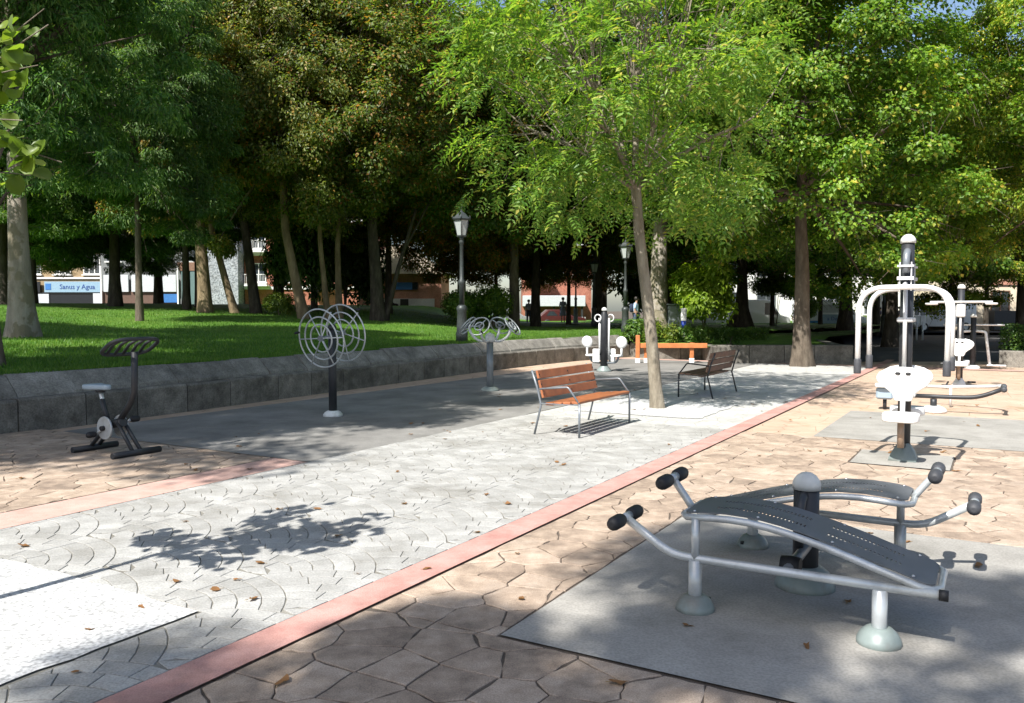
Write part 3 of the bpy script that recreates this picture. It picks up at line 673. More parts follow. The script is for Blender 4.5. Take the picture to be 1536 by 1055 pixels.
# trees beside and behind the viewpoint: their crowns shade the left paving and the foreground
def off_tree(label, x, y, gz, arch, zc, rz, sc, grp):
    tree('park_tree' if grp == G1 else 'plaza_tree', label, (x, y, gz), arch, zc, 'bark_mid', .24, None, rz, sc, (1, 1, 1), grp, flare=1.2)
off_tree('tall tree beside the lawn whose light crown shades the exercise bike', -12.4, 3.3, .8, 'dapple', 12.0, .5, (1.1, 1.1, 1.0), G1)
off_tree('tall tree on the lawn whose light crown dapples the concrete slab', -9.2, 11.6, lawn_z(-9.2, 11.6), 'dapple', 12.0, 1.9, (1.0, 1.0, .9), G1)
off_tree('tall light-crowned tree just behind the wall that dapples the exercise wheels', -9.8, 6.6, .75, 'dapple', 12.4, 4.0, (.95, .95, .9), G1)
off_tree('light-crowned tree far up the lawn beyond the wall end', -19.0, 11.5, lawn_z(-19, 11.5), 'dapple', 11.5, 1.1, (1.0, 1.0, 1.0), G1)
off_tree('tall plaza tree whose crown shades the near flagstones', -6.2, -7.15, 0, 'shade', 13.0, .3, (1.05, 1.05, 1.0), 'trees of the plaza')
off_tree('slim plaza tree shading the corner of the pale fan paving', -8.3, -6.45, 0, 'shade', 13.0, 1.2, (.6, .6, .7), 'trees of the plaza')
off_tree('tall plaza tree shading the near end of the grey pad', -5.1, -5.75, 0, 'shade', 12.6, 3.6, (.85, .85, .9), 'trees of the plaza')

# the bright ash: pinnate leaves on real limbs
def ash_tree(loc):
    root = tag(empty('ash_tree', loc), 'young ash with bright green feathery leaves growing between the two benches', 'tree', 'trees of the plaza')
    link('trunk', trunk_mesh([(0, 0, -.1), (-.13, 0, 1.2), (-.34, .05, 2.9), (-.42, .0, 3.9)], .108, .078, 1.25, 14, 5), root, M['bark_ash'])
    g = np.random.default_rng(17); fork = Vector((-.42, 0, 3.85)); cen = np.array([-.65, .1, 6.0]); rad = np.array([2.9, 2.9, 3.1])
    mb_l = []
    D = unit(g.normal(size=(400, 3))); D = D[D[:, 2] > -.86][:120]; f = lumpy(g)
    T = cen + D * rad * ((.55 + .45 * g.random(len(D)) ** .5) * f(D))[:, None]
    T = np.concatenate([T, np.array([-.45, 0, 3.75]) + unit(g.normal(size=(20, 3))) * np.array([1.5, 1.2, .55])])
    heads = [(0.1, 0.5, 2.6, .055), (-1.2, -.3, 2.2, .05), (1.2, .2, 1.9, .05), (-.5, 1.1, 1.8, .045), (.5, -1.2, 1.6, .045), (-2.0, .4, .9, .035), (1.9, -.4, .8, .035), (-.9, -1.7, .6, .03), (.6, 1.8, .5, .03)]
    for hx, hy, hz, r in heads:
        e = fork + Vector((hx, hy, hz)); mid = fork.lerp(e, .45) + Vector((hx * .08, hy * .08, .15))
        pts = fillet([fork - Vector((0, 0, .25)), mid, e, e + Vector((hx * .25, hy * .25, .9))], .6, 4)
        link('limb', MB().tube(pts, [r * (1 - .8 * i / (len(pts) - 1)) for i in range(len(pts))], 8).mesh('limb'), root, M['bark_ash'])
    mb = MB()
    for t_ in T:
        tt = Vector(t_); hb = min(heads, key=lambda q: (fork + Vector(q[:3]) - tt).length); a = fork.lerp(fork + Vector(hb[:3]), g.uniform(.35, 1)); m_ = a.lerp(tt, .5) + Vector((0, 0, .2))
        mb.tube([a, a.lerp(m_, .6), m_, m_.lerp(tt, .6), tt], [.017, .013, .010, .007, .004], 4, False)
    tag(mb.build('twigs', M['bark_ash'], root), kind='stuff')
    # compound leaves
    nl = 29; idx = np.repeat(np.arange(len(T)), nl); n = len(idx)
    dirs = unit(g.normal(size=(n, 3)) * np.array([1, 1, .55]) + unit(T - cen)[idx] * .55)
    P = T[idx] + dirs * (g.random(n) ** .7 * .75)[:, None] * np.array([1, 1, .6])
    Ax = unit(dirs + np.array([0, 0, -.25]) + g.normal(size=(n, 3)) * .3); Up = np.array([0, 0, 1.0]) + g.normal(size=(n, 3)) * .35
    Up = unit(Up - Ax * (Up * Ax).sum(1, keepdims=True)); Sd = np.cross(Up, Ax); LL = g.uniform(.28, .48, n)
    PP, NN, AA, ln = [], [], [], []
    for i, u in enumerate((.28, .46, .64, .82)):
        for sg in (-1, 1):
            PP.append(P + Ax * (LL * u)[:, None] - Up * (LL * .22 * u * u)[:, None]); NN.append(Up + g.normal(size=(n, 3)) * .2); AA.append(Sd * sg + Ax * .55 - Up * .12); ln.append(LL * (.30 if i < 3 else .27))
    PP.append(P + Ax * LL[:, None] * .95 - Up * (LL * .2)[:, None]); NN.append(Up); AA.append(Ax - Up * .3); ln.append(LL * .3)
    # interleave so that leaflets of one leaf stay near each other
    V, F = leaves(np.concatenate(PP), np.concatenate(NN), np.concatenate(AA), np.concatenate(ln), np.concatenate(ln) * .36, .18, .12)
    c = link('crown', npmesh('ash crown', V, F, M['leaf_ash']), root); c.color = (1, 1, 1, 1)
    return root
ash_tree((2.44, 13.82, 0))

# young tree with round leaves at the left edge
def round_tree(loc):
    root = tag(empty('young_tree', loc), 'young tree with large round lime leaves in the white gravel pit', 'tree', 'trees of the plaza')
    link('trunk', trunk_mesh([(0, 0, -.05), (.03, 0, 1.0), (-.02, .03, 2.0), (.08, .05, 2.9)], .045, .016, 1.3, 9, 2), root, M['bark_ash'])
    g = np.random.default_rng(23); mb = MB(); pts = []
    ends = [(.98, -.10, 2.52), (1.06, .0, 3.0), (.92, .15, 2.85), (.55, .5, 2.6), (.3, -.6, 2.5), (-.6, .3, 2.5), (-.4, -.6, 2.9), (.2, .7, 3.1), (.5, -.3, 3.3), (-.2, .3, 3.5), (.7, .45, 2.35), (.85, .35, 3.2), (-.75, -.1, 2.8), (1.08, .05, 2.35), (.72, -.3, 2.75)]
    for e in ends:
        a = Vector((.02, .03, g.uniform(1.9, 2.6))); e = Vector(e); m_ = a.lerp(e, .5) + Vector((0, 0, .12))
        path = [a * (1 - u) ** 2 + m_ * 2 * u * (1 - u) + e * u * u for u in np.linspace(0, 1, 8)]
        mb.tube(path, [.011 * (1 - .75 * u) for u in np.linspace(0, 1, 8)], 5, False)
        for _ in range(36):
            u = g.uniform(.35, 1.0); k = path[min(7, int(u * 7))]; pts.append(np.array(k) + g.normal(size=3) * np.array([.055, .055, .05]))
    mb.build('branches', M['bark_ash'], root)
    P = np.array(pts); n = len(P); K = 9; V = []; Fc = []
    for i in range(n):
        nr_ = Vector(g.normal(size=3) * .55 + np.array([-.25, -.45, .55])).normalized(); ax = Vector(g.normal(size=3) * .5 + np.array([.1, 0, -.8])); ax = (ax - nr_ * ax.dot(nr_)).normalized(); sd = nr_.cross(ax); L = g.uniform(.075, .115); b = len(V)
        V.append(Vector(P[i]) + ax * L * .08)
        for q in range(K):
            a = 2 * math.pi * q / K; rr_ = .5 * (1 + .10 * math.cos(a)); V.append(Vector(P[i]) + ax * L * (.5 + rr_ * math.cos(a) * (1.12 if math.cos(a) > 0 else .95)) + sd * L * rr_ * .92 * math.sin(a) + nr_ * L * .18 * abs(math.sin(a)))
        for q in range(K): Fc.append((b, b + 1 + q, b + 1 + (q + 1) % K))
    link('crown', npmesh('round crown', np.array([tuple(v) for v in V]), np.array(Fc), M['leaf_round'], True), root)
round_tree((-3.3, 4.1, 0))

# shrubs, hedge, flowers
def shrub_mesh(name, seed, rx, rz, n, L, Wd, mat, flat=.8):
    g = np.random.default_rng(seed); C = clump_centres(g, 26, rx * .8, rz * .8, .6, .3); idx = g.integers(0, len(C), n); D = unit(g.normal(size=(n, 3)))
    P = C[idx] + D * (g.random(n) ** .5 * .42 * rx)[:, None]; P = P[P[:, 2] > -rz * .95]; n = len(P); D = D[:n]
    V, F = leaves(P, D * .5 + unit(P) * .5 + np.array([0, 0, .5]) + g.normal(size=(n, 3)) * .4, D + g.normal(size=(n, 3)) * .6, L * g.uniform(.7, 1.2, n), Wd * g.uniform(.7, 1.2, n)); return npmesh(name, V, F, mat)
SHR = shrub_mesh('shrub', 31, 1.0, 1.0, 7000, .13, .07, M['leaf_shrub']); LIM = shrub_mesh('lime foliage', 32, 1.0, 1.0, 7000, .16, .10, M['leaf_lime'])
FLW = shrub_mesh('leafy plant', 33, .5, .5, 900, .13, .05, M['leaf_shrub'])
def stems(root, h, n=4, r=.02):
    mb = MB()
    for i in range(n):
        a = i * 2.4; mb.tube([(0, 0, -.05), (.12 * math.cos(a), .12 * math.sin(a), h * .5), (.3 * math.cos(a), .3 * math.sin(a), h)], [r, r * .8, r * .4], 5, False)
    mb.build('stems', M['bark_mid'], root)
def shrub(name, label, loc, sc, mesh=None, tint=(1, 1, 1), zc=None, group=None, cat='shrub', h=None):
    root = tag(empty(name, loc), label, cat, group); zc = sc[2] * .92 if zc is None else zc
    c = link('foliage', mesh or SHR, root); c.location = (0, 0, zc); c.scale = sc; c.color = (*tint, 1); c.rotation_euler = (0, 0, loc[0])
    stems(root, h or zc, 4, .02 * max(1, sc[2])); return root
shrub('laurel_bush', 'tall glossy bush between the red facade and the tan trunks', LZ(-10.6, 41.0), (2.3, 1.6, 2.6), None, (1.15, 1.25, 1.1), 2.7)
shrub('laurel_bush', 'low yellowish bush at the foot of the leaning tan trunk', LZ(-10.2, 36.5), (.8, .6, .6), None, (1.7, 1.4, 1))
shrub('laurel_bush', 'green bush behind the lamp on the lawn', LZ(-2.3, 38.5), (1.2, 1.0, 1.0), None, (1.4, 1.4, 1.1))
shrub('laurel_bush', 'bright bush beside the smooth grey trunk', LZ(-.9, 39.8), (.9, .9, 1.2), None, (1.8, 1.7, 1))
shrub('lime_shrub', 'vivid lime-green shrub beside the grey cabinet', LZ(8.1, 35.2), (1.35, 1.3, 1.5), LIM, zc=1.75)
shrub('topiary_tree', 'small round-headed tree with pale stems near the white van', LZ(14.9, 47.0), (1.6, 1.3, .85), None, (2.2, 1.9, 1.2), 2.2, None, 'tree')
shrub('laurel_bush', 'round bush beyond the blue lettered banner', (18.5, 52.5, .1), (.9, .9, .9), None, (2.0, 1.9, 1.1), 1.6)
shrub('laurel_bush', 'wide dark bush under the trees beyond the plane trunk', LZ(9.6, 56.0), (3.4, 2, 2.4), None, (.7, .8, .7))
shrub('laurel_bush', 'dark bush mass below the broad dark tree', LZ(-9.4, 47.0), (2.6, 2, 3.0), None, (.6, .7, .7))

# ------------------------------------------------------------------ right hand setting
def poly_sheet(name, poly, mat, label, z=None):
    me = bpy.data.meshes.new(name); me.from_pydata([(p[0], p[1], p[2] if len(p) > 2 else z) for p in poly], [], [tuple(range(len(poly)))]); me.update()
    return tag(link(name, me, None, mat), label, None, None, 'structure')
poly_sheet('lawn', [(4.2, 28.9, .50), (6.5, 26.3, .47), (10.5, 26.0, .47), (11.6, 31, .5), (20.0, 51, .45), (27, 54.5, .5), (5.3, 31.0, .60)], M['lawn'], 'shaded lawn behind the dark planter wall')
poly_sheet('path', [(10.9, 26.6, -.012), (19, 26.6, -.012), (30, 51.5, .05), (20.3, 51.5, .05)], M['asphalt'], 'shaded asphalt path leaving the plaza')
poly_sheet('street', [(-8, 62.2, .12), (70, 52.0, .12), (70, 66, .12), (-8, 70, .12)], M['asphalt'], 'asphalt street behind the park')
poly_sheet('path', [(.2, 57.0, .80), (6.6, 49.5, .80), (7.6, 50.2, .80), (1.6, 59.0, .80)], M['path'], 'pale footpath crossing the lawn by the standing woman')
pw = tag(empty('planter_wall', (8, 26, 0)), 'dark low planter wall running behind the flared maple', 'wall')
wall_run([(6.35, 25.75, 0), (8.4, 25.65, 0), (10.5, 25.6, 0)], 41, pw, (8, 26, 0), .55, .2, 1.0, .35, False)
wall_run([(10.5, 25.62, 0), (10.9, 28.0, 0), (11.7, 31.2, 0)], 43, pw, (8, 26, 0), .53, .2, 1.2, .3, False)
pw2 = tag(empty('planter_wall', (5, 28, 0)), 'pale stone planter wall behind the orange timber beam', 'wall')
wall_run([W(27.6, tw(27.6)), (5.0, 28.3, 0), (6.30, 27.6, 0), (6.33, 25.75, 0)], 42, pw2, (5, 28, 0), .50, .2, .9, .3, False)
pw3 = tag(empty('planter_wall', (17, 22.6, 0)), 'pale stone planter wall under the clipped hedge', 'wall')
wall_run([(14.05, 24.0, 0), (16.4, 22.75, 0), (19.6, 21.1, 0)], 44, pw3, (17, 22.6, 0), .46, .2, 1.1, .3, False)
poly_sheet('lawn', [(14.3, 24.3), (16.5, 23.0), (19.7, 21.3), (24, 26), (19, 30)], M['lawn'], 'planted bed behind the pale planter wall', .42)
def hedge(label, a, b, wd, h, z, seed, tint):
    root = tag(empty('hedge', (*a, z)), label, 'hedge'); a3 = Vector((*a, 0)); b3 = Vector((*b, 0)); d = b3 - a3; u = d.normalized(); nn = Vector((-u.y, u.x, 0)); g = np.random.default_rng(seed); n = int(d.length * h * 2600)
    x = g.uniform(0, d.length, n); y = g.uniform(-wd / 2, wd / 2, n); zz = g.uniform(.03, h, n) * (1 + .08 * np.sin(x * 3) + .05 * np.sin(x * 7 + 1))
    P = np.outer(x, np.array(u)) + np.outer(y, np.array(nn)); P[:, 2] = zz
    Nn = np.outer(y / wd * 2, np.array(nn)) + np.array([0, 0, .6]) + g.normal(size=(n, 3)) * .6
    V, F = leaves(P, Nn, g.normal(size=(n, 3)), .075 * g.uniform(.7, 1.3, n), .045)
    c = link('foliage', npmesh('hedge foliage', V, F, M['leaf_shrub']), root); c.color = (*tint, 1)
    mb = MB()
    for i in range(int(d.length / .5)): mb.tube([u * (i * .5 + .2) + Vector((0, 0, -.05)), u * (i * .5 + .25) + Vector((0, 0, h * .8))], [.02, .008], 5, False)
    tag(mb.build('stems', M['bark_dark'], root), kind='stuff')
hedge('clipped green hedge above the pale planter wall', (14.6, 24.9), (20.4, 22.0), .9, .75, .42, 51, (.9, 1, .9))
hedge('low clipped hedge edging the flower planter', (4.6, 30.2), (9.6, 31.6), .6, .42, .52, 52, (1.2, 1.2, 1))
for i, (x, y, sc, tn, lb) in enumerate([(4.35, 29.3, 1.1, (1.3, 1.4, 1.2), 'tall leafy plant at the left end of the flower planter'), (4.9, 28.95, 1.0, (2.2, 1.7, 1.0), 'yellowing leafy plant next to the orange post'), (5.5, 28.6, .9, (2.6, 1.9, 1.6), 'pale flowering plant in the middle of the planter'),
        (6.0, 28.4, .8, (2.4, 2.3, 2.0), 'silvery plant below the white pole'), (6.5, 28.1, .8, (1.5, 1.5, 1.2), 'leafy plant at the planter corner'), (7.2, 27.6, .8, (.9, 1, .9), 'dark leafy plant behind the planter corner')]):
    shrub('planter_plant', lb, (x, y, .46), (sc, sc, sc * .9), FLW, tn, group='plants in the planter', cat='plant', zc=.4 * sc)

# ------------------------------------------------------------------ street lamps
def lamp(label, loc, h=3.75, mat='iron'):
    root = tag(empty('street_lamp', loc), label, 'lamp', 'lantern lamps of the park'); k = h / 3.75
    MB().lathe([(.17 * k, -.1), (.17 * k, .25 * k), (.15 * k, .30 * k), (.13 * k, .85 * k), (.15 * k, .9 * k), (.15 * k, .98 * k), (.09 * k, 1.05 * k)], n=12).build('base', M[mat], root)
    MB().lathe([(.085 * k, 1.05 * k), (.08 * k, 1.6 * k), (.10 * k, 1.64 * k), (.10 * k, 1.72 * k), (.062 * k, 1.78 * k), (.05 * k, 2.75 * k), (.075 * k, 2.79 * k), (.075 * k, 2.84 * k), (.05 * k, 2.9 * k), (.11 * k, 2.96 * k)], n=12).build('post', M[mat], root)
    q = math.pi / 6
    fr = MB().lathe([(.15 * k, 2.96 * k), (.16 * k, 3.0 * k)], n=6, smooth=False, phase=q)
    for i in range(6):
        a = q + i * math.pi / 3
        fr.tube([(.145 * k * math.cos(a), .145 * k * math.sin(a), 3.0 * k), (.235 * k * math.cos(a), .235 * k * math.sin(a), 3.42 * k)], .012 * k, 5)
    fr.build('lantern_frame', M[mat], root)
    for i in range(6):
        a0, a1 = q + i * math.pi / 3, q + (i + 1) * math.pi / 3; c = [(.14 * k * math.cos(a0), .14 * k * math.sin(a0), 3.0 * k), (.14 * k * math.cos(a1), .14 * k * math.sin(a1), 3.0 * k), (.23 * k * math.cos(a1), .23 * k * math.sin(a1), 3.42 * k), (.23 * k * math.cos(a0), .23 * k * math.sin(a0), 3.42 * k)]
        c2 = [(x * .94, y * .94, z) for x, y, z in c]
        MB().add(c + c2, [(0, 1, 2, 3), (7, 6, 5, 4), (0, 4, 5, 1), (1, 5, 6, 2), (2, 6, 7, 3), (3, 7, 4, 0)]).build('pane', M['lantern_glass'], root)
    rf = MB().lathe([(.27 * k, 3.42 * k), (.29 * k, 3.46 * k), (.20 * k, 3.53 * k), (.14 * k, 3.60 * k), (.09 * k, 3.63 * k), (.05 * k, 3.66 * k), (.02 * k, 3.70 * k), (.012 * k, 3.80 * k)], n=6, smooth=False, phase=q)
    for i in range(6):
        a = q + i * math.pi / 3; rf.lathe([(.02 * k, 3.44 * k), (.012 * k, 3.52 * k), (.002 * k, 3.55 * k)], (.28 * k * math.cos(a), .28 * k * math.sin(a), 0), n=5)
    rf.build('lantern_roof', M[mat], root)
lamp('lantern lamp on the lawn just behind the stone wall', LZ(-1.42, 23.6))
lamp('lantern lamp behind the flower planter, beside the person with a backpack', (4.55, 33.5, .72))
lamp('slim pale lantern lamp beside the footpath and the standing woman', LZ(4.2, 55.0), 3.75, 'iron_grey')
lamp('dark lantern lamp in front of a straight dark trunk', LZ(4.55, 46.2), 3.75, 'iron')
lamp('dark lantern lamp at the side of the asphalt path', (19.6, 44.0, .3), 3.85, 'iron')
lamp('small far lantern lamp in front of the red and white facade', LZ(-19.6, 69.0), 3.3, 'iron_grey')

# ------------------------------------------------------------------ exercise machines
def machine(name, label, s, t, cat='exercise machine'):
    return tag(empty(name, W(s, t), ANG), label, cat)
def dome(r, h): return [(r, -.01), (r * 1.0, .02), (r * .96, h * .35), (r * .82, h * .68), (r * .6, h * .92), (r * .45, h)]
def capdome(r, z): return [(r * 1.06, z - .03), (r * 1.08, z), (r * 1.0, z + r * .3), (r * .75, z + r * .65), (r * .4, z + r * .88), (.004, z + r * .95)]
def grip(mb, c, axis, r, L):
    ax = Vector(axis).normalized(); c = Vector(c)
    return mb.lathe([(r * .35, -L / 2), (r * .85, -L / 2 + .012), (r, -L / 2 + .035), (r, L / 2 - .035), (r * .85, L / 2 - .012), (r * .35, L / 2)], c, ax, 14)

def situp():
    root = machine('sit_up_bench', 'double sit-up bench with curved perforated boards and foam handles on a grey pad', 5.03, .95, 'sit-up bench')
    MB().lathe([(.072, 0), (.072, .60)], n=18).build('post', M['dark_metal'], root)
    MB().lathe(capdome(.074, .61), n=18).build('post_cap', plain('grey cap', (.42, .44, .44), .4), root)
    MB().lathe([(.05, -.05), (.055, 0), (.05, .05)], (-.50, -.02, .26), (0, 1, 0), n=16).build('clamp_roller', M['rubber'], root)
    MB().lathe(dome(.17, .13), n=24).build('base_dome', M['dome'], root)
    arm = MB().tube(fillet([(-.60, -.02, .26), (-.03, -.02, .26)], .05), .028, 10)
    arm.tube([(.60, .02, .26), (.03, .02, .26)], .028, 10); arm.build('cross_arm', M['grey_metal'], root)
    for sg in (-1, 1):
        MB().tube(fillet([(sg * .05, 0, .56), (sg * .17, 0, .53), (sg * .20, 0, .28)], .1, 6), .026, 10).build('arch_brace', M['dark_metal'], root)
        P = lambda x, y, z: (sg * -x, sg * -y, z)          # sg=-1 near half, +1 its half-turn twin
        MB().lathe([(.036, 0), (.036, .275)], P(-.69, .44, 0), n=14).build('tall_leg', M['silver'], root)
        MB().lathe([(.024, .275), (.024, .50)], P(-.69, .44, 0), n=12).build('leg_extension', M['silver'], root)
        MB().lathe([(.036, 0), (.036, .27)], P(-.69, -.48, 0), n=14).build('short_leg', M['silver'], root)
        for yy in (.44, -.48):
            b = MB().lathe(dome(.105, .085), P(-.69, yy, 0), n=20); b.build('leg_dome', M['dome'], root)
            MB().lathe([(.012, .0), (.012, .02)], P(-.69 + .085, yy - .05, .03), n=8).build('bolt', M['dark_metal'], root)
        MB().tube(fillet([P(-.69, .84, .45), P(-.69, .58, .285), P(-.69, .40, .28), P(-.69, -.74, .285)], .14, 6), .024, 12).build('lower_rail', M['silver'], root)
        MB().lathe([(.027, -.02), (.027, .02)], P(-.69, -.755, .285), (0, sg, 0), n=12).build('rail_plug', M['rubber'], root)
        # board
        arc = [(.52, .505), (.40, .520), (.28, .527), (.13, .522), (0, .502), (-.12, .475), (-.23, .447), (-.36, .410), (-.48, .372), (-.60, .335), (-.71, .300)]
        def az(y):
            for (a, b), (c, d) in zip(arc, arc[1:]):
                if c <= y <= a: return b + (d - b) * (y - a) / (c - a)
            return arc[-1][1] if y < arc[-1][0] else arc[0][1]
        loop = [(-.69, .42)] + [(-.69, .36 - .1 * i) for i in range(11)] + [(-.66, -.70), (-.60, -.735), (-.30, -.735), (-.25, -.70)] + [(-.22, -.64 + .1 * i) for i in range(11)] + [(-.22, .42), (-.25, .50), (-.30, .535), (-.60, .535), (-.66, .50)]
        MB().tube([P(x, y, az(max(-.71, min(.52, y))) - .012) for x, y in loop], .019, 10, closed=True).build('board_frame', M['silver'], root)
        nu, nv = 124, 22; x0, x1, y0, y1 = -.675, -.235, -.715, .515; vs = []; fs = []; BZ = .012
        for i in range(nu + 1):
            y = y0 + (y1 - y0) * i / nu; e = min(y - y0, y1 - y); inn = .05 * (1 - min(1, e / .05)) ** 2
            for k in range(nv + 1):
                x = (x0 + inn) + (x1 - x0 - 2 * inn) * k / nv; vs.append(P(x, y, az(y) + BZ))
        for i in range(nu):
            for k in range(nv):
                band = 16 <= i < 52 or 62 <= i < 110
                if band and i % 2 == 0 and k in (6, 7, 14, 15): continue
                a = i * (nv + 1) + k; f = (a, a + nv + 1, a + nv + 2, a + 1); fs.append(f)
        bd = MB().add(vs, fs).build('board', M['board'], root)
        md = bd.modifiers.new('thickness', 'SOLIDIFY'); md.thickness = .006; md.offset = 0
        for (bx, by) in [(-.65, .46), (-.26, .46), (-.65, .12), (-.26, .12), (-.65, -.25), (-.26, -.25), (-.65, -.62), (-.26, -.62)]:
            MB().lathe([(.009, 0), (.009, .004), (.004, .008)], P(bx, by, az(by) + BZ + .003), n=8).build('bolt', M['bolt'], root)
        MB().tube(fillet([P(-.47, .525, .495), P(-.47, .58, .57), P(-.47, .645, .655)], .05), .021, 10).build('handle_tube', M['silver'], root)
        for (cx, cy, cz) in ((-.47, .65, .66), (-.69, .845, .455)):
            MB().lathe([(.026, -.05), (.026, .05)], P(cx, cy, cz), (1, 0, 0), n=12).build('handle_collar', M['silver'], root)
            for e in (-1, 1): grip(MB(), P(cx + e * .125, cy, cz), (1, 0, 0), .039, .155).build('foam_grip', M['rubber'] if sg < 0 else M['rubber_grey'], root)
situp()

def shield(x, z0, h, wd, thick, lean=0.0):
    """shield-shaped back rest in the local y-z plane"""
    pr = [(-.30, 0), (-.36, .08), (-.40, .2), (-.62, .34), (-.86, .46), (-1.0, .60), (-1.0, .72), (-.9, .84), (-.66, .94), (-.3, 1.0), (0, 1.01)]
    out = pr + [(-a, b) for a, b in pr[-2::-1]]
    poly = [(a * wd / 2, b * h) for a, b in out]
    Mx = Matrix.Translation((x, 0, z0)) @ Matrix.Rotation(lean, 4, 'Y') @ Matrix(((0, 0, 1, 0), (1, 0, 0, 0), (0, 1, 0, 0), (0, 0, 0, 1)))
    return MB().prism(poly, -thick / 2, thick / 2, Mx)
def softened(o, w_=.014, seg=3):
    b = o.modifiers.new('edge', 'BEVEL'); b.width = w_; b.segments = seg; b.limit_method = 'ANGLE'; b.angle_limit = R(50)
    for p in o.data.polygons: p.use_smooth = True
    return o
def seat_poly(wd, dp):
    return [(dp / 2 * (1 if abs(math.cos(a)) < .7 else 1.0) * math.copysign(abs(math.cos(a)) ** .6, math.cos(a)), wd / 2 * math.copysign(abs(math.sin(a)) ** .6, math.sin(a))) for a in [2 * math.pi * i / 24 for i in range(24)]]
def press(label, s, t, kind):
    root = machine('chest_press' if kind == 0 else 'shoulder_press', label, s, t)
    top = 2.36 if kind == 0 else 2.10
    MB().lathe([(.066, 0), (.066, top)], n=18).build('post', M['dark_metal'], root)
    MB().lathe(capdome(.072, top + .01), n=18).build('post_cap', M['dome_white'], root)
    bs = MB().lathe([(.20, -.01), (.19, .03), (.15, .10), (.10, .16), (.08, .19)], n=4, phase=math.pi / 4); bs.build('base_shroud', M['dome'] if kind == 0 else M['dome_white'], root)
    for sg in (-1, 1):
        X = lambda x, y, z: (sg * x, sg * y, z)
        # seat pillar, spring and seat
        MB().tube(fillet([X(.03, 0, .16), X(.22, 0, .20), X(.30, 0, .30)], .08), .03, 10).build('seat_arm', M['dark_metal'], root)
        MB().lathe([(.034, .18), (.034, .46)], X(.33, 0, 0), n=14).build('spring_tube', M['tan'], root)
        st = MB().prism([(sg * .36 + a, b) for a, b in seat_poly(.36, .32)], .46, .55).build('seat', M['white_plastic'], root); softened(st, .02)
        MB().lathe([(.026, .45), (.026, .72)], X(.20, 0, 0), n=12).build('back_stem', M['pale_metal'], root)
        bk = shield(sg * .17, .66, .36, .52, .07, sg * .10).build('backrest', M['white_plastic'], root); softened(bk, .018)
        for yy in (-.05, .05):
            MB().box((sg * .238, yy, .955), (.03, .055, .028), 0, .012).build('grip_slot', M['rubber'], root)
        if kind == 0:
            MB().tube(fillet([X(.03, 0, 2.26), X(.15, 0, 2.22), X(.19, 0, 2.02)], .09), .036, 12).build('arch_brace', M['grey_metal'], root)
            br = MB()
            for yy in (-.055, .055): br.box(X(.20, yy, 1.98), (.012, .012, .30), sg * .0)
            br.box(X(.20, 0, 2.09), (.05, .16, .02)); br.box(X(.20, 0, 1.96), (.06, .16, .035)); br.build('pivot_bracket', M['pale_metal'], root)
            xb = .42; pth = fillet([X(xb + .04, -.42, .97), X(xb, -.425, 1.86), X(xb, .425, 1.86), X(xb + .04, .42, .97)], .26, 9)
            MB().tube(pth, .027, 12).build('press_bar', M['white_paint'], root)
            for yy in (-.42, .42): MB().lathe([(.036, .955), (.038, .965), (.038, 1.10), (.034, 1.11)], X(xb + .037, yy, 0), n=12).build('hand_grip', M['rubber_grey'], root)
            MB().tube([X(.20, 0, 1.90), X(xb, 0, 1.86)], .024, 10).build('lever', M['pale_metal'], root)
            MB().tube([X(.155, 0, 1.88), X(.145, 0, 1.0)], .021, 10).build('push_rod', M['pale_metal'], root)
            MB().box(X(.12, 0, 1.52), (.10, .16, .05), 0, .012).build('rod_clamp', M['pale_metal'], root)
        else:
            MB().tube([X(.10, 0, 1.72), X(.10, 0, .95)], .022, 10).build('push_rod', M['pale_metal'], root)
            MB().box(X(.10, 0, 1.62), (.11, .17, .28), 0, .02).build('pivot_box', M['pale_metal'], root)
            MB().tube([X(.16, -.58, 1.80), X(.16, .58, 1.80)], .024, 10).build('press_bar', M['pale_metal'], root)
            for yy in (-.56, .56): MB().lathe([(.10, -.02), (.12, 0), (.11, .02)], X(.16, yy, 1.76), n=16).build('hand_disc', M['white_plastic'], root)
        if kind == 0: continue
        fp = MB().tube(fillet([X(.12, -.20, .10), X(.60, -.22, .06)], .05), .018, 8); fp.tube([X(.60, -.30, .06), X(.60, -.14, .06)], .022, 8); fp.build('foot_rest', M['dark_metal'], root)
press('tall chest press machine with white shield backrests and two hanging U-shaped bars', 9.9, .87, 0)
press('shoulder press machine with white seats and a straight bar with round ends', 20.1, .72, 1)

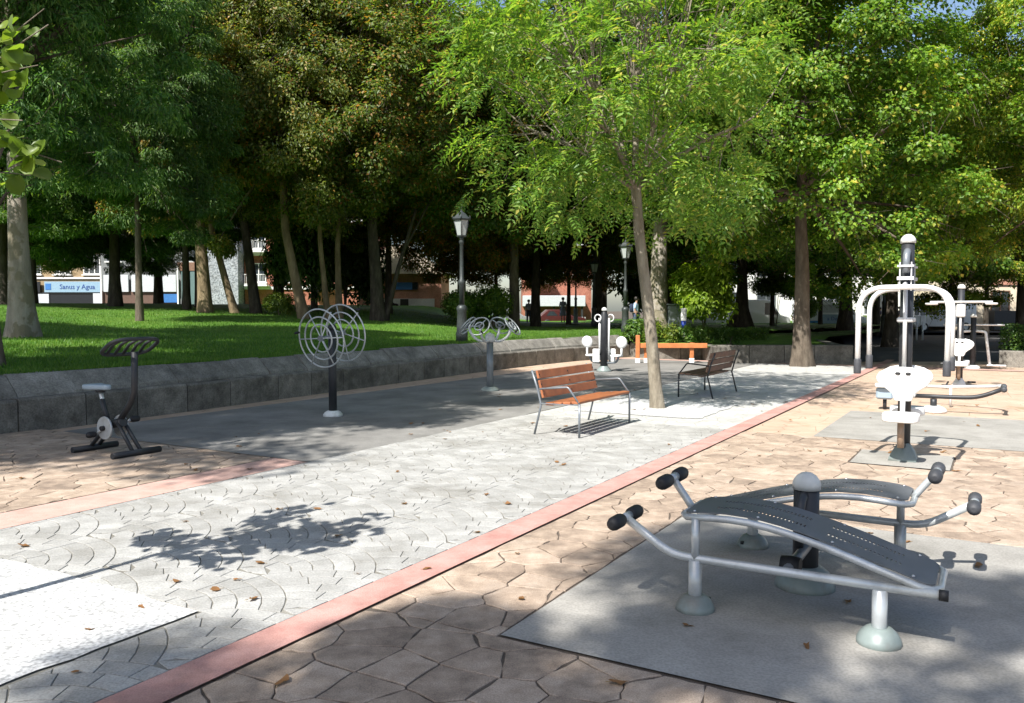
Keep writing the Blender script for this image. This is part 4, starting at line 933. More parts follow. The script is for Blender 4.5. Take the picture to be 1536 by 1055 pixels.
def rower(s, t):
    root = machine('rowing_machine', 'low rowing machine with two long tubes, foam rollers and a white base dome', s, t)
    MB().lathe(dome(.20, .09), n=20).build('base_dome', M['dome_white'], root)
    MB().lathe([(.05, .08), (.05, .20)], n=14).build('post', M['dark_metal'], root)
    MB().tube(fillet([(-.02, .30, .24), (0, -.25, .24), (0, -.62, .25), (0, -.95, .40)], .25, 6), .034, 12).build('main_tube', M['dark_metal'], root)
    MB().tube([(.02, .65, .25), (-.01, .28, .24)], .026, 12).build('slide_tube', M['pale_metal'], root)
    MB().tube(fillet([(1.25, .35, .30), (1.1, -.15, .31), (.75, -.85, .38), (.42, -.98, .42)], .12), .028, 10).build('side_tube', M['pale_metal'], root)
    MB().tube([(-.22, -.97, .41), (.46, -.98, .42)], .026, 10).build('cross_bar', M['grey_metal'], root)
    for x in (-.17, .40): grip(MB(), (x, -.97, .41), (1, 0, 0), .045, .16).build('foam_roller', M['rubber_grey'], root)
    b = MB().box((0, .72, .26), (.22, .26, .20), 0, .03).build('pivot_box', M['blue_plastic'], root)
    sd = MB().prism([(a - .05, c + .72) for a, c in seat_poly(.30, .28)], .36, .42).build('seat', M['white_plastic'], root); softened(sd, .015)
    MB().tube([(.9, -.2, .31), (.9, -.2, 0)], .022, 8).build('prop_leg', M['pale_metal'], root)
    MB().tube([(0, .72, .18), (0, .72, 0)], .03, 8).build('prop_leg', M['dark_metal'], root)
rower(14.96, .89)

def walker(x, y):
    root = tag(empty('air_walker', (x, y, 0), ANG), 'air walker with two pale swinging legs and foot plates beside the hedge', 'exercise machine')
    MB().lathe([(.075, 0), (.07, 1.45)], n=16).build('post', M['dark_metal'], root); MB().lathe(capdome(.08, 1.46), n=16).build('post_cap', M['dome_white'], root); MB().lathe(dome(.2, .1), n=18).build('base_dome', M['dome_white'], root)
    MB().tube([(0, -.75, 1.22), (0, .75, 1.22)], .025, 10).build('hand_bar', M['pale_metal'], root)
    for sg in (-1, 1):
        MB().tube(fillet([(0, 0, 1.05), (0, sg * .30, 1.03), (sg * .18, sg * .42, .12)], .06), .038, 10).build('swing_leg', M['pale_metal'], root)
        MB().box((sg * .18, sg * .58, .11), (.16, .46, .04), 0, .015).build('foot_plate', M['white_plastic'], root)
walker(12.9, 23.3)

def wheels(s, t):
    root = machine('arm_wheel_machine', 'dark post carrying two large parallel ringed hand wheels on the concrete slab', s, t)
    MB().lathe([(.062, 0), (.062, 1.36)], n=18).build('post', M['dark_metal'], root); MB().lathe(capdome(.064, 1.36), n=16).build('post_cap', M['dark_metal'], root); MB().lathe(dome(.15, .085), n=20).build('base_dome', M['dome_white'], root)
    MB().tube([(-.24, 0, 1.20), (.24, 0, 1.27)], .022, 10).build('axle', M['grey_metal'], root)
    ax = Vector((.48, 0, .07)).normalized()
    for sg, zz in ((-1, 1.20), (1, 1.27)):
        c = Vector((sg * .24, 0, zz)); root_w = MB()
        for rr_ in (.445, .325, .21): MB().torus(c, ax, rr_, .0125, 48, 8).build('ring', M['silver'], root)
        for k in range(3):
            a = k * math.pi / 3 + .15 * sg + .1; d = Vector((0, math.cos(a), math.sin(a))); MB().tube([c - d * .445, c + d * .445], .0095, 8).build('spoke', M['silver'], root)
        MB().lathe([(.045, -.03), (.045, .03)], c, ax, n=14).build('hub', M['grey_metal'], root)
        d = Vector((0, math.cos(1.2 + sg), math.sin(1.2 + sg))); grip(MB(), c + d * .445 + ax * sg * .06, ax, .02, .11).build('knob', M['rubber'], root)
wheels(9.63, 8.83)

def discs(s, t):
    root = machine('tai_chi_wheel_machine', 'post with four small tilted steering wheels on curved arms near the wall', s, t)
    MB().lathe([(.068, 0), (.068, 1.02)], n=18).build('post', M['grey_metal'], root); MB().lathe(dome(.19, .08), n=20).build('base_dome', M['dome'], root)
    MB().lathe([(.078, .98), (.10, 1.03), (.10, 1.10), (.085, 1.14), (.004, 1.18)], n=18).build('hub_cap', M['pale_metal'], root)
    for k in range(4):
        a = k * math.pi / 2 + .12; d = Vector((math.cos(a), math.sin(a), 0))
        MB().tube(fillet([d * .05 + Vector((0, 0, 1.02)), d * .22 + Vector((0, 0, .99)), d * .40 + Vector((0, 0, 1.10)), d * .47 + Vector((0, 0, 1.26))], .12, 5), .027, 10).build('arm', M['pale_metal'], root)
        n_ = (d * .78 + Vector((0, 0, .62))).normalized(); c = d * .50 + Vector((0, 0, 1.31))
        for rr_ in (.215, .095): MB().torus(c, n_, rr_, .014, 36, 8).build('ring', M['silver'], root)
        e1 = n_.orthogonal().normalized(); e2 = n_.cross(e1)
        for j in range(3):
            b = j * 2 * math.pi / 3 + k; dd = e1 * math.cos(b) + e2 * math.sin(b); MB().tube([c + dd * .03, c + dd * .215], .010, 8).build('spoke', M['silver'], root)
        MB().lathe([(.035, -.05), (.04, .0), (.03, .02)], c, n_, n=12).build('hub', M['grey_metal'], root)
        grip(MB(), c + e1 * .215 + n_ * .04, n_, .018, .09).build('knob', M['rubber'], root)
discs(14.31, 8.89)

def leg_press(s, t):
    root = machine('leg_press', 'double leg press with round pale backrests on both sides of a thick post', s, t)
    MB().lathe([(.10, 0), (.10, 1.50), (.06, 1.58), (.05, 1.62)], n=18).build('post', M['dark_metal'], root); MB().lathe(capdome(.07, 1.64), n=14).build('post_cap', M['dome_white'], root)
    MB().lathe([(.22, -.01), (.20, .04), (.10, .14), (.09, .18)], n=16).build('base_dome', M['dome'], root)
    for sg in (-1, 1):
        MB().tube([(-.05 * sg, .10 * sg, .3), (-.05 * sg, .115 * sg, 1.42)], .03, 10).build('side_rail', M['pale_metal'], root)
        MB().torus((-.1 * sg, .14 * sg, 1.42), (1, 0, 0), .09, .018, 20, 8).build('hand_loop', M['pale_metal'], root)
        MB().tube(fillet([(0, .06 * sg, .22), (0, .36 * sg, .24), (0, .42 * sg, .40)], .08), .028, 10).build('seat_arm', M['grey_metal'], root)
        st = MB().prism([(a, c + .36 * sg) for a, c in seat_poly(.30, .34)], .40, .45).build('seat', M['white_plastic'], root); softened(st, .015)
        MB().lathe([(.028, .40), (.028, .62)], (0, .50 * sg, 0), n=10).build('back_stem', M['pale_metal'], root)
        bk = MB().lathe([(.10, -.03), (.15, -.022), (.162, 0), (.15, .022), (.10, .03)], (0, .50 * sg, .78), (1, 0, .10), n=24).build('backrest', M['pale_metal'], root)
        MB().box((-.16 * sg, .16 * sg, .42), (.05, .20, .36), 0, .02).build('foot_plate', M['white_plastic'], root)
        MB().tube([(-.16 * sg, .16 * sg, .45), (-.05 * sg, .08 * sg, .45)], .025, 8).build('plate_arm', M['dark_metal'], root)
leg_press(20.42, 9.1)

def bike(s, t):
    root = machine('exercise_bike', 'dark exercise bike with grey saddle and barred handlebar rack in the shade', s, t)
    # local +y = rear (towards the wall), -y = front
    for yy, L in ((-.36, .60), (.40, .56)): MB().tube([(-L / 2, yy, .035), (L / 2, yy, .035)], .035, 10).build('foot_bar', M['dark_metal'], root)
    for x in (-.05, .05): MB().tube([(x, -.35, .06), (x * .8, -.08, .36)], .022, 8).build('front_strut', M['dark_metal'], root)
    for x in (-.05, .05): MB().tube([(x, .39, .06), (x * .8, .12, .30)], .022, 8).build('rear_strut', M['dark_metal'], root)
    MB().tube([(0, -.14, .36), (0, .22, .30)], .05, 12).build('frame_housing', M['dark_metal'], root)
    MB().tube(fillet([(0, -.06, .36), (0, -.34, .66), (0, -.36, 1.16)], .14, 6), .036, 12).build('handle_post', M['dark_metal'], root)
    MB().tube([(0, .14, .34), (0, .25, .60)], .03, 12).build('seat_tube', M['dark_metal'], root); MB().tube([(0, .21, .50), (0, .27, .68)], .024, 12).build('seat_pin', M['silver'], root)
    MB().lathe([(.05, 0), (.06, .03)], (0, .275, .68), n=12).build('seat_clamp', M['dark_metal'], root)
    sad = [(.0, -.17), (.045, -.15), (.06, -.05), (.10, .06), (.125, .13), (.11, .18), (0, .195)]; sad = sad + [(-a, b) for a, b in sad[-2:0:-1]]
    so = MB().prism([(a, b + .28) for a, b in sad], .71, .77).build('saddle', M['blue_plastic'], root); softened(so, .02)
    # barred rack: rim and ribs, tilted towards the rider
    Mx = Matrix.Translation((0, -.30, 1.20)) @ Matrix.Rotation(R(-32), 4, 'X')
    rim = [Mx @ Vector((.30 * math.copysign(abs(math.cos(a)) ** .55, math.cos(a)), .17 * math.copysign(abs(math.sin(a)) ** .55, math.sin(a)), .02)) for a in [2 * math.pi * i / 32 for i in range(32)]]
    MB().tube(rim, .022, 8, closed=True).build('rack_rim', M['dark_metal'], root)
    for x in (-.20, -.10, 0, .10, .20): MB().tube([Mx @ Vector((x, -.165, .02)), Mx @ Vector((x, 0, .05)), Mx @ Vector((x, .165, .02))], .017, 8).build('rack_bar', M['dark_metal'], root)
    for sg, yy, zz in ((-1, .10, .27), (1, -.06, .30)):
        MB().lathe([(.128, -.012), (.132, 0), (.128, .012)], (sg * .10, .06, .29), (1, 0, 0), n=28).build('crank_disc', M['silver'], root)
        MB().lathe([(.028, -.03), (.028, .03)], (sg * .12, .06, .29), (1, 0, 0), n=12).build('crank_hub', M['rubber'], root)
        py, pz = (.16, .22) if sg < 0 else (-.06, .37)
        MB().tube([(sg * .12, .06, .29), (sg * .14, py, pz)], .014, 8).build('crank_arm', M['silver'], root)
        grip(MB(), (sg * .20, py, pz), (1, 0, 0), .036, .12).build('pedal', M['rubber'], root)
bike(5.87, 8.66)

# ------------------------------------------------------------------ benches, beam, cabinet, pole
def bench(label, s0, s1, tf, tr, wood, frame):
    L = s1 - s0; front = 1 if tf > tr else -1; root = tag(empty('park_bench', W((s0 + s1) / 2, (tf + tr) / 2), ANG), label, 'bench', 'slatted benches')
    yf = front * abs(tf - tr) / 2; yr = -yf
    for x in (-L / 2 + .02, L / 2 - .02):
        MB().tube([(x, yf, 0), (x, yf, .43)], .016, 8).build('front_leg', M[frame], root)
        MB().tube([(x, yr + .02 * front, 0), (x, yr + .12 * front, .40), (x, yr + .06 * front, .62), (x, yr - .02 * front, .84)], .015, 8).build('rear_leg', M[frame], root)
        MB().tube(fillet([(x, yf, .43), (x, yf - .16 * front, .64), (x, yr + .09 * front, .60)], .03), .013, 8).build('armrest', M[frame], root)
        MB().box((x, (yf + yr) / 2 + .05 * front, .415), (.035, abs(yf - yr) - .10, .012)).build('seat_bearer', M[frame], root)
    for k in range(4):
        y = yf - front * (.055 + .125 * k); z = .445 - .012 * k
        MB().box((0, y, z), (L - .02, .108, .034), 0, .006).build('seat_slat', M[wood], root)
    for k in range(3):
        z = .535 + .125 * k; y = yr + front * (.115 - .034 * k)
        MB().box((0, y + .02 * front, z), (L - .02, .032, .108), 0, .006, rx=front * R(15)).build('back_slat', M[wood], root)
    for x in (-L / 2 + .03, 0, L / 2 - .03):
        for k in range(3): MB().lathe([(.011, 0), (.011, .01)], (x, yr + front * (.115 - .034 * k + .032), .535 + .125 * k), (0, front, .25), n=8).build('bolt', M['rubber'], root)
bench('varnished red-brown slatted bench facing the white paving left of the ash trunk', 9.5, 11.2, 4.58, 5.25, 'wood', 'grey_metal')
bench('weathered brown slatted bench with its back turned, right of the ash trunk', 15.0, 16.65, 5.17, 4.5, 'wood_b', 'dark_metal')

bm_ = tag(empty('timber_beam', (4.7, 25.7, 0)), 'low orange timber exercise beam on posts with white feet', 'balance beam')
for x, h, y in ((-.82, .86, 0), (-.55, .62, .05), (.85, .62, 0)):
    MB().box((x, y, h / 2 + .06), (.12, .12, h - .12), 0, .012).build('post', M['orange_wood'], bm_); MB().box((x, y, .075), (.14, .14, .15), 0, .01).build('post_foot', M['white_paint'], bm_)
MB().box((.28, -.09, .54), (2.05, .06, .15), 0, .01).build('rail', M['orange_wood'], bm_)
MB().box((.95, .25, .54), (.10, .62, .14), 0, .01).build('end_rail', M['orange_wood'], bm_)
cab = tag(empty('utility_cabinet', (7.1, 36.0, .60)), 'grey utility cabinet beside the vivid lime shrub', 'cabinet')
MB().box((0, 0, .62), (.80, .5, 1.24), 0, .02).build('body', M['grey_metal'], cab)
for x in (-.2, .2): MB().box((x, -.26, .62), (.37, .02, 1.1), 0, .006).build('door', M['grey_metal'], cab)
MB().box((0, 0, 1.28), (.9, .6, .06), 0, .015).build('lid', M['grey_metal'], cab)
pol = tag(empty('marker_pole', (5.95, 28.9, .48)), 'white marker pole with a blue band standing in the planter', 'pole')
MB().lathe([(.06, -.05), (.06, .52)], n=14).build('pole_foot', M['white_paint'], pol); MB().lathe([(.095, .78), (.10, .80), (.10, 1.2), (.095, 1.22)], n=14).build('pole_head', M['white_paint'], pol)
MB().lathe([(.088, .52), (.088, .78)], n=14).build('blue_band', plain('blue enamel', (.03, .07, .38), .35), pol)
def totem(x, y, z):
    root = tag(empty('panel_stand', (x, y, z)), 'stand of three narrow pale panels beside the asphalt path', 'sign')
    for i in (-1, 0, 1):
        MB().tube([(i * .32, 0, -.05), (i * .32, 0, 1.0)], .05, 8).build('leg', M['pale_metal'], root)
        MB().box((i * .32, 0, 1.05), (.28, .06, .5), 0, .02).build('lower_panel', M['white_plastic'], root); MB().box((i * .32, 0, 1.72), (.26, .06, .8), 0, .02).build('upper_panel', M['grey_metal'], root); MB().box((i * .32, -.01, 2.25), (.28, .06, .22), 0, .02).build('head', M['white_plastic'], root)
    MB().box((0, .06, 1.0), (1.1, .04, .08)).build('cross_rail', M['pale_metal'], root)
totem(21.6, 44.5, .04)

# ------------------------------------------------------------------ buildings behind the park
def text_mesh(body, size, mat, depth=.01):
    c = bpy.data.curves.new('lettering', 'FONT'); c.body = body; c.size = size; c.extrude = depth; c.align_x = 'CENTER'; c.align_y = 'CENTER'; c.resolution_u = 2
    o = bpy.data.objects.new('lettering', c); COL.objects.link(o); bpy.context.view_layer.update()
    me = bpy.data.meshes.new_from_object(o.evaluated_get(bpy.context.evaluated_depsgraph_get())); bpy.data.objects.remove(o); me.materials.clear(); me.materials.append(mat); return me
FAC = {
 'ochre': stone('ochre render', ((.27, .195, .11), (.34, .25, .145), (.40, .31, .19)), .1, 1.2, 20, .9, False, .1),
 'grey': stone('grey render', ((.13, .14, .14), (.18, .19, .19), (.24, .25, .25)), .1, 1.2, 20, .9, False, .1),
 'pebble': stone('pebbled facade', ((.22, .25, .28), (.36, .39, .42), (.55, .58, .60)), .6, 6, 8, .9, False, .6),
 'brick': stone('red brick facade', ((.28, .10, .07), (.37, .15, .10), (.45, .20, .14)), .3, 3, 14, .9, False, .2),
 'salmon': stone('salmon brick', ((.46, .22, .15), (.55, .28, .20), (.62, .35, .25)), .2, 2, 14, .9, False, .1),
 'cream': stone('cream render', ((.62, .52, .38), (.70, .60, .45), (.76, .67, .52)), .1, 1.0, 20, .9, False, .1),
 'white': stone('white render', ((.62, .62, .60), (.72, .72, .70), (.78, .78, .76)), .1, 1.0, 20, .9, False, .1)}
BLUE = plain('blue panel', (.04, .16, .42), .4); SIGNW = plain('sign white', (.50, .53, .55), .4); DARKS = plain('dark shop front', (.012, .014, .018), .3); SIGNB = plain('pale blue sign', (.24, .37, .47), .4); INK = plain('ink blue', (.03, .08, .28), .5); GREENL = plain('green white letters', (.55, .72, .62), .5); BROWN = plain('brown panel', (.12, .07, .05), .6); SHUT = plain('green grey shutter', (.10, .16, .16), .6)
def window(root, x, z, wd, h, depth, frame='white_paint', bars=1):
    """window on the facade plane y=0 (facing -y)"""
    f = MB(); t_ = .07
    for sx in (-1, 1): f.box((x + sx * (wd / 2 - t_ / 2), -.03, z + h / 2), (t_, .10, h))
    for q in (t_ / 2, h - t_ / 2): f.box((x, -.032, z + q), (wd - 2 * t_, .10, t_))
    for b in range(bars): f.box((x + wd * ((b + 1) / (bars + 1) - .5), -.028, z + h / 2), (t_, .09, h - 2 * t_))
    w_ = f.build('window', M[frame], root)
    MB().box((x, .012, z + h / 2), (wd - .02, .06, h - .02)).build('pane', M['glass'], w_)
    MB().box((x, -.09, z - .05), (wd + .24, .24, .08)).build('sill', M['white_paint'], w_)
def balcony(root, x, z, wd, col='dark_metal'):
    b = MB().box((x, -.55, z), (wd, 1.1, .14)).build('balcony', M['white_paint'], root); r_ = MB()
    for i in range(int(wd / .14)): r_.box((x - wd / 2 + .07 + i * .14, -1.06, z + .50), (.02, .02, .86))
    r_.box((x, -1.06, z + .96), (wd, .05, .05)); r_.box((x, -1.06, z + .13), (wd, .04, .04)); tag(r_.build('railing', M[col], b), kind='stuff')
def building(name, label, x0, x1, y, z0, h, dep, fac, rz=0.0):
    root = tag(empty(name, ((x0 + x1) / 2, y, z0), rz), label, 'building'); wd = x1 - x0
    MB().box((0, dep / 2 + .03, h / 2 - .5), (wd, dep, h + 1)).build('wall', FAC[fac], root)
    MB().box((0, dep / 2, h + .15), (wd + .5, dep + .6, .3)).build('roof', M['grey_metal'], root); return root, wd
Z1 = 1.75
b, wd = building('apartment_building', 'ochre apartment block with dark and pale blue shop signs', -50, -36.6, 75, Z1, 17, 12, 'ochre')
for fl_ in range(5):
    for k in range(5):
        window(b, -5.3 + 2.65 * k + (.35 if fl_ == 0 else 0), 3.1 + 3.1 * fl_, 1.5, 1.75, .1, 'white_paint', 2)
        MB().box((-5.3 + 2.65 * k + (.35 if fl_ == 0 else 0), -.02, 5.15 + 3.1 * fl_), (1.9, .10, .22)).build('lintel', M['wood_b'], b)
    MB().box((0, -.03, 2.78 + 3.1 * fl_), (wd + .02, .14, .16)).build('floor_band', M['white_paint'], b)
for k in (0, 2, 4): balcony(b, -5.3 + 2.65 * k, 6.0, 2.2)
MB().box((-3.0, -.10, 1.15), (7.3, .16, 2.3)).build('shop_front', DARKS, b)
MB().box((3.75, -.10, .75), (5.8, .14, 1.5)).build('shop_front', DARKS, b)
sg = MB().box((-.6, -.25, 1.98), (3.4, .14, .95)).build('sign_board', DARKS, b)
o = link('lettering', text_mesh('TER', .62, GREENL), sg); o.location = (-1.25, -.335, 1.98); o.rotation_euler = (R(90), 0, 0)
MB().box((.35, -.335, 1.95), (.9, .02, .09)).build('underline', SIGNW, sg)
sg = MB().box((4.05, -.26, 1.98), (5.1, .14, .95)).build('sign_board', SIGNB, b)
o = link('lettering', text_mesh('Sanus y Agua', .60, INK), sg); o.location = (4.45, -.345, 1.98); o.rotation_euler = (R(90), 0, 0)
MB().box((1.85, -.345, 2.0), (.5, .02, .55)).build('logo', BLUE, sg)
MB().box((1.3, -.22, .72), (1.1, .10, 1.25), 0, .01).build('poster', SIGNW, b); MB().box((6.3, -.22, .72), (1.0, .10, 1.4), 0, .01).build('poster', SIGNW, b)

b, wd = building('shop_building', 'grey building with long white shop signs and green shutters', -36.4, -27.2, 74, Z1, 16, 12, 'grey')
for fl_ in range(4):
    for k in range(4): window(b, -3.4 + 2.25 * k, 4.2 + 3.1 * fl_, 1.3, 1.7, .1, 'grey_metal', 1)
MB().box((-1.2, -.10, .8), (6.5, .15, 1.6)).build('shop_front', BROWN, b)
for x, w_ in ((-3.1, 2.2), (-.75, 2.0), (1.35, 1.7)): MB().box((x, -.30, 2.25), (w_, .16, 1.5), 0, .02).build('sign_board', SIGNW, b)
MB().box((1.35, -.22, .95), (1.7, .08, .75)).build('poster', BLUE, b)
for x in (-4.4, .42, 2.35): MB().box((x, -.36, 1.9), (.12, .12, 3.8)).build('pillar', M['white_paint'], b)
for x in (2.95, 3.75): MB().box((x, -.12, 1.75), (.74, .12, 3.1), 0, .02).build('shutter', SHUT, b)
MB().box((3.4, -.14, 3.75), (2.2, .16, .75)).build('lintel', M['wood_b'], b)

b, wd = building('apartment_building', 'narrow pebbled grey building with rough pale facade', -27.0, -24.1, 73.5, Z1, 16, 12, 'pebble')
for fl_ in range(3): window(b, -.1, 6.6 + 3.0 * fl_, 1.3, 1.6, .1, 'white_paint', 1)
b, wd = building('apartment_building', 'red brick apartment block with pale bands and white balconies', -24.0, -13.0, 75, Z1, 17, 12, 'brick')
for fl_ in range(5):
    for k in range(4): window(b, -4.2 + 2.8 * k, 2.4 + 3.0 * fl_, 1.3, 1.7, .1, 'white_paint', 1)
    MB().box((0, -.04, 1.9 + 3.0 * fl_), (wd + .02, .16, .28)).build('floor_band', FAC['white'], b)
    for k in (0, 2): balcony(b, -4.2 + 2.8 * k, 2.1 + 3.0 * fl_, 2.0, 'white_paint')
# small brick house seen under the broad dark tree
b = tag(empty('brick_house', (-8.4, 62.5, 1.5)), 'small salmon brick house with cream roof, blue window and white band', 'house')
MB().box((0, 4, 1.2), (6.2, 8, 3.4)).build('wall', FAC['salmon'], b)
MB().prism([(-3.7, 2.85), (3.7, 2.85), (2.9, 3.3), (.6, 5.0), (-.6, 5.0), (-2.9, 3.3)], -8.4, .5, Matrix(((1, 0, 0, 0), (0, 0, -1, 0), (0, 1, 0, 0), (0, 0, 0, 1)))).build('roof', FAC['cream'], b)
w_ = MB().box((.2, -.02, 1.95), (1.5, .1, .55)).build('window', BLUE, b); MB().box((1.15, -.03, 1.95), (.42, .1, .55)).build('pane', M['glass'], w_)
MB().box((.3, -.03, .70), (4.6, .1, .62)).build('white_band', FAC['white'], b); MB().box((.35, -.05, .40), (.62, .12, 1.15)).build('door', DARKS, b); MB().box((.3, -.06, -.05), (4.6, .08, .55)).build('plinth', FAC['brick'], b)
b, wd = building('apartment_building', 'tall red brick block with a long grey canopy above the parked cars', 1.0, 7.6, 80, .3, 22, 12, 'brick')
for fl_ in range(6):
    for k in range(3): window(b, -2.2 + 2.2 * k, 4.6 + 3.0 * fl_, 1.4, 1.7, .1, 'white_paint', 1)
MB().box((-.4, -1.4, 2.2), (5.8, 2.8, 1.0), 0, .03).build('canopy', SIGNW, b); MB().box((-1.6, -1.0, 4.15), (2.6, 2.2, .12), 0, 0, rx=R(-14)).build('awning', FAC['cream'], b)
for x in (-3.0, -.4, 2.2): MB().box((x, -2.5, .85), (.18, .18, 1.7)).build('pillar', M['dark_metal'], b)
b, wd = building('apartment_building', 'long white building behind the vans and the blue banner', 14, 36, 72, .1, 15, 12, 'white')
for fl_ in range(4):
    for k in range(7): window(b, -9.3 + 3.1 * k, 1.2 + 3.2 * fl_, 1.6, 1.9, .1, 'grey_metal', 1)
b, wd = building('apartment_building', 'cream and salmon house front beyond the clipped hedge', 34.5, 50, 62, .2, 11, 12, 'cream')
for fl_ in range(3):
    for k in range(5): window(b, -6.0 + 3.0 * k, 1.0 + 3.2 * fl_, 1.4, 1.9, .1, 'wood_b', 1)
    MB().box((0, -.03, 3.5 + 3.2 * fl_), (wd + .02, .12, .35)).build('floor_band', FAC['salmon'], b)
MB().box((0, -.6, .7), (wd * .9, .9, 1.4)).build('front_wall', M['dark_metal'], b)

# vans and cars on the street
def vehicle(name, label, x, y, z, rz, body, L=5.0, Wd=1.95, H=2.3, van=True, stripe=None):
    root = tag(empty(name, (x, y, z), rz), label, 'van' if van else 'car', 'vehicles parked on the street')
    if van: prof = [(-L / 2, .35), (L / 2 - .1, .35), (L / 2, .55), (L / 2 - .05, 1.0), (L / 2 - .75, 1.18), (L / 2 - 1.45, H - .12), (L / 2 - 1.8, H), (-L / 2 + .1, H), (-L / 2, H - .15)]
    else: prof = [(-L / 2, .35), (L / 2, .35), (L / 2 + .02, .62), (L / 2 - .15, .82), (L / 2 - 1.15, .95), (L / 2 - 1.85, H - .08), (L / 2 - 2.2, H), (-L / 2 + .9, H), (-L / 2 + .25, .98), (-L / 2, .9)]
    Mx = Matrix(((1, 0, 0, 0), (0, 0, -1, 0), (0, 1, 0, 0), (0, 0, 0, 1)))
    softened(MB().prism(prof, -Wd / 2, Wd / 2, Mx).build('body', body, root), .08, 3)
    zt = H - .25
    for sy in (-1, 1):
        if van: MB().prism([(L / 2 - 1.95, 1.2), (L / 2 - .95, 1.2), (L / 2 - 1.5, zt), (L / 2 - 1.95, zt)], -.012, .012, Matrix.Translation((0, sy * Wd / 2, 0)) @ Mx).build('side_window', M['glass'], root)
        else:
            for a, b_ in ((-L / 2 + .75, -L / 2 + 1.75), (-L / 2 + 1.85, L / 2 - 1.5)): MB().prism([(a, .98), (b_, .98), (b_ - .35, zt + .1), (a + .3, zt + .1)], -.012, .012, Matrix.Translation((0, sy * Wd / 2, 0)) @ Mx).build('side_window', M['glass'], root)
        if stripe: MB().box((-.5, sy * (Wd / 2 + .003), .62), (L * .7, .012, .3)).build('stripe', stripe, root)
        for xx in (-L / 2 + .85, L / 2 - .9):
            ty = MB().lathe([(.22, -.10), (.32, -.09), (.33, 0), (.32, .09), (.22, .10)], (xx, sy * (Wd / 2 - .08), .33), (0, 1, 0), n=18).build('tyre', M['rubber'], root); MB().lathe([(.19, -.105), (.19, .105)], (xx, sy * (Wd / 2 - .08), .33), (0, 1, 0), n=14).build('rim', M['silver'], ty)
        MB().box((L / 2 - .04, sy * (Wd / 2 - .25), .78), (.10, .32, .16), 0, .03).build('headlight', M['lantern_glass'], root); MB().box((-L / 2 + .01, sy * (Wd / 2 - .18), .95), (.06, .16, .3), 0, .02).build('tail_light', FAC['brick'], root)
    return root
CARW = plain('white car paint', (.78, .79, .80), .22, 0, .02, 3, 0, .6); CARR = plain('dark red car paint', (.07, .018, .018), .3, .1); CARS = plain('silver car paint', (.42, .44, .46), .28, .5); CARB = plain('blue van paint', (.05, .22, .50), .3)
vehicle('parked_van', 'white van half hidden between the far trunks', 17.9, 62.0, .12, .05, CARW)
vehicle('parked_van', 'white van with blue lower stripe beside the flared maple', 23.2, 61.0, .12, .05, CARW, 4.8, stripe=CARB)
vehicle('parked_car', 'white car seen past the lime shrub', 13.8, 60.5, .12, .08, CARW, 4.2, 1.75, 1.5, False)
vehicle('parked_van', 'white van framed by the hanging press bars', 30.5, 60.0, .12, 3.3, CARW)
vehicle('parked_car', 'dark red car under the grey canopy', 4.2, 72.5, .2, .1, CARR, 4.2, 1.75, 1.5, False)
vehicle('parked_car', 'silver car parked under the grey canopy', .0, 73.5, .2, .1, CARS, 4.2, 1.75, 1.5, False)
bn = tag(empty('banner', (22.2, 57.5, .12), -.08), 'pale blue lettered banner hung between two posts by the street', 'banner')
pn = MB().box((0, 0, .92), (1.75, .04, .62)).build('panel', SIGNB, bn); o = link('lettering', text_mesh('a Dentr', .36, INK), pn); o.location = (.1, -.028, .93); o.rotation_euler = (R(90), 0, 0)
MB().box((0, .0, 1.62), (1.75, .04, .55)).build('upper_panel', SIGNW, bn)
for x in (-.93, .93): MB().tube([(x, 0, -.1), (x, 0, 2.0)], .04, 8).build('post', M['dark_metal'], bn)

# ------------------------------------------------------------------ people
SKIN = plain('skin', (.42, .26, .18), .55, 0, .06, 6, .02); HAIR = plain('dark hair', (.02, .015, .012), .6); CLOTH = {}
def cloth(col): 
    k = tuple(col)
    if k not in CLOTH: CLOTH[k] = plain('cloth %d' % len(CLOTH), col, .85, 0, .18, 14, .1)
    return CLOTH[k]
def skin(name, verts, edges, radii, mat, parent, lev=2, root_i=0):
    me = bpy.data.meshes.new(name); me.from_pydata(verts, edges, [])
    o = link(name, me, parent, mat)
    o.modifiers.new('skin', 'SKIN'); o.modifiers.new('smooth', 'SUBSURF').levels = lev; o.modifiers['smooth'].render_levels = lev
    o.modifiers['skin'].use_smooth_shade = True
    for i, r in enumerate(radii): me.skin_vertices[0].data[i].radius = r if isinstance(r, tuple) else (r, r); me.skin_vertices[0].data[i].use_root = (i == root_i)
    return o
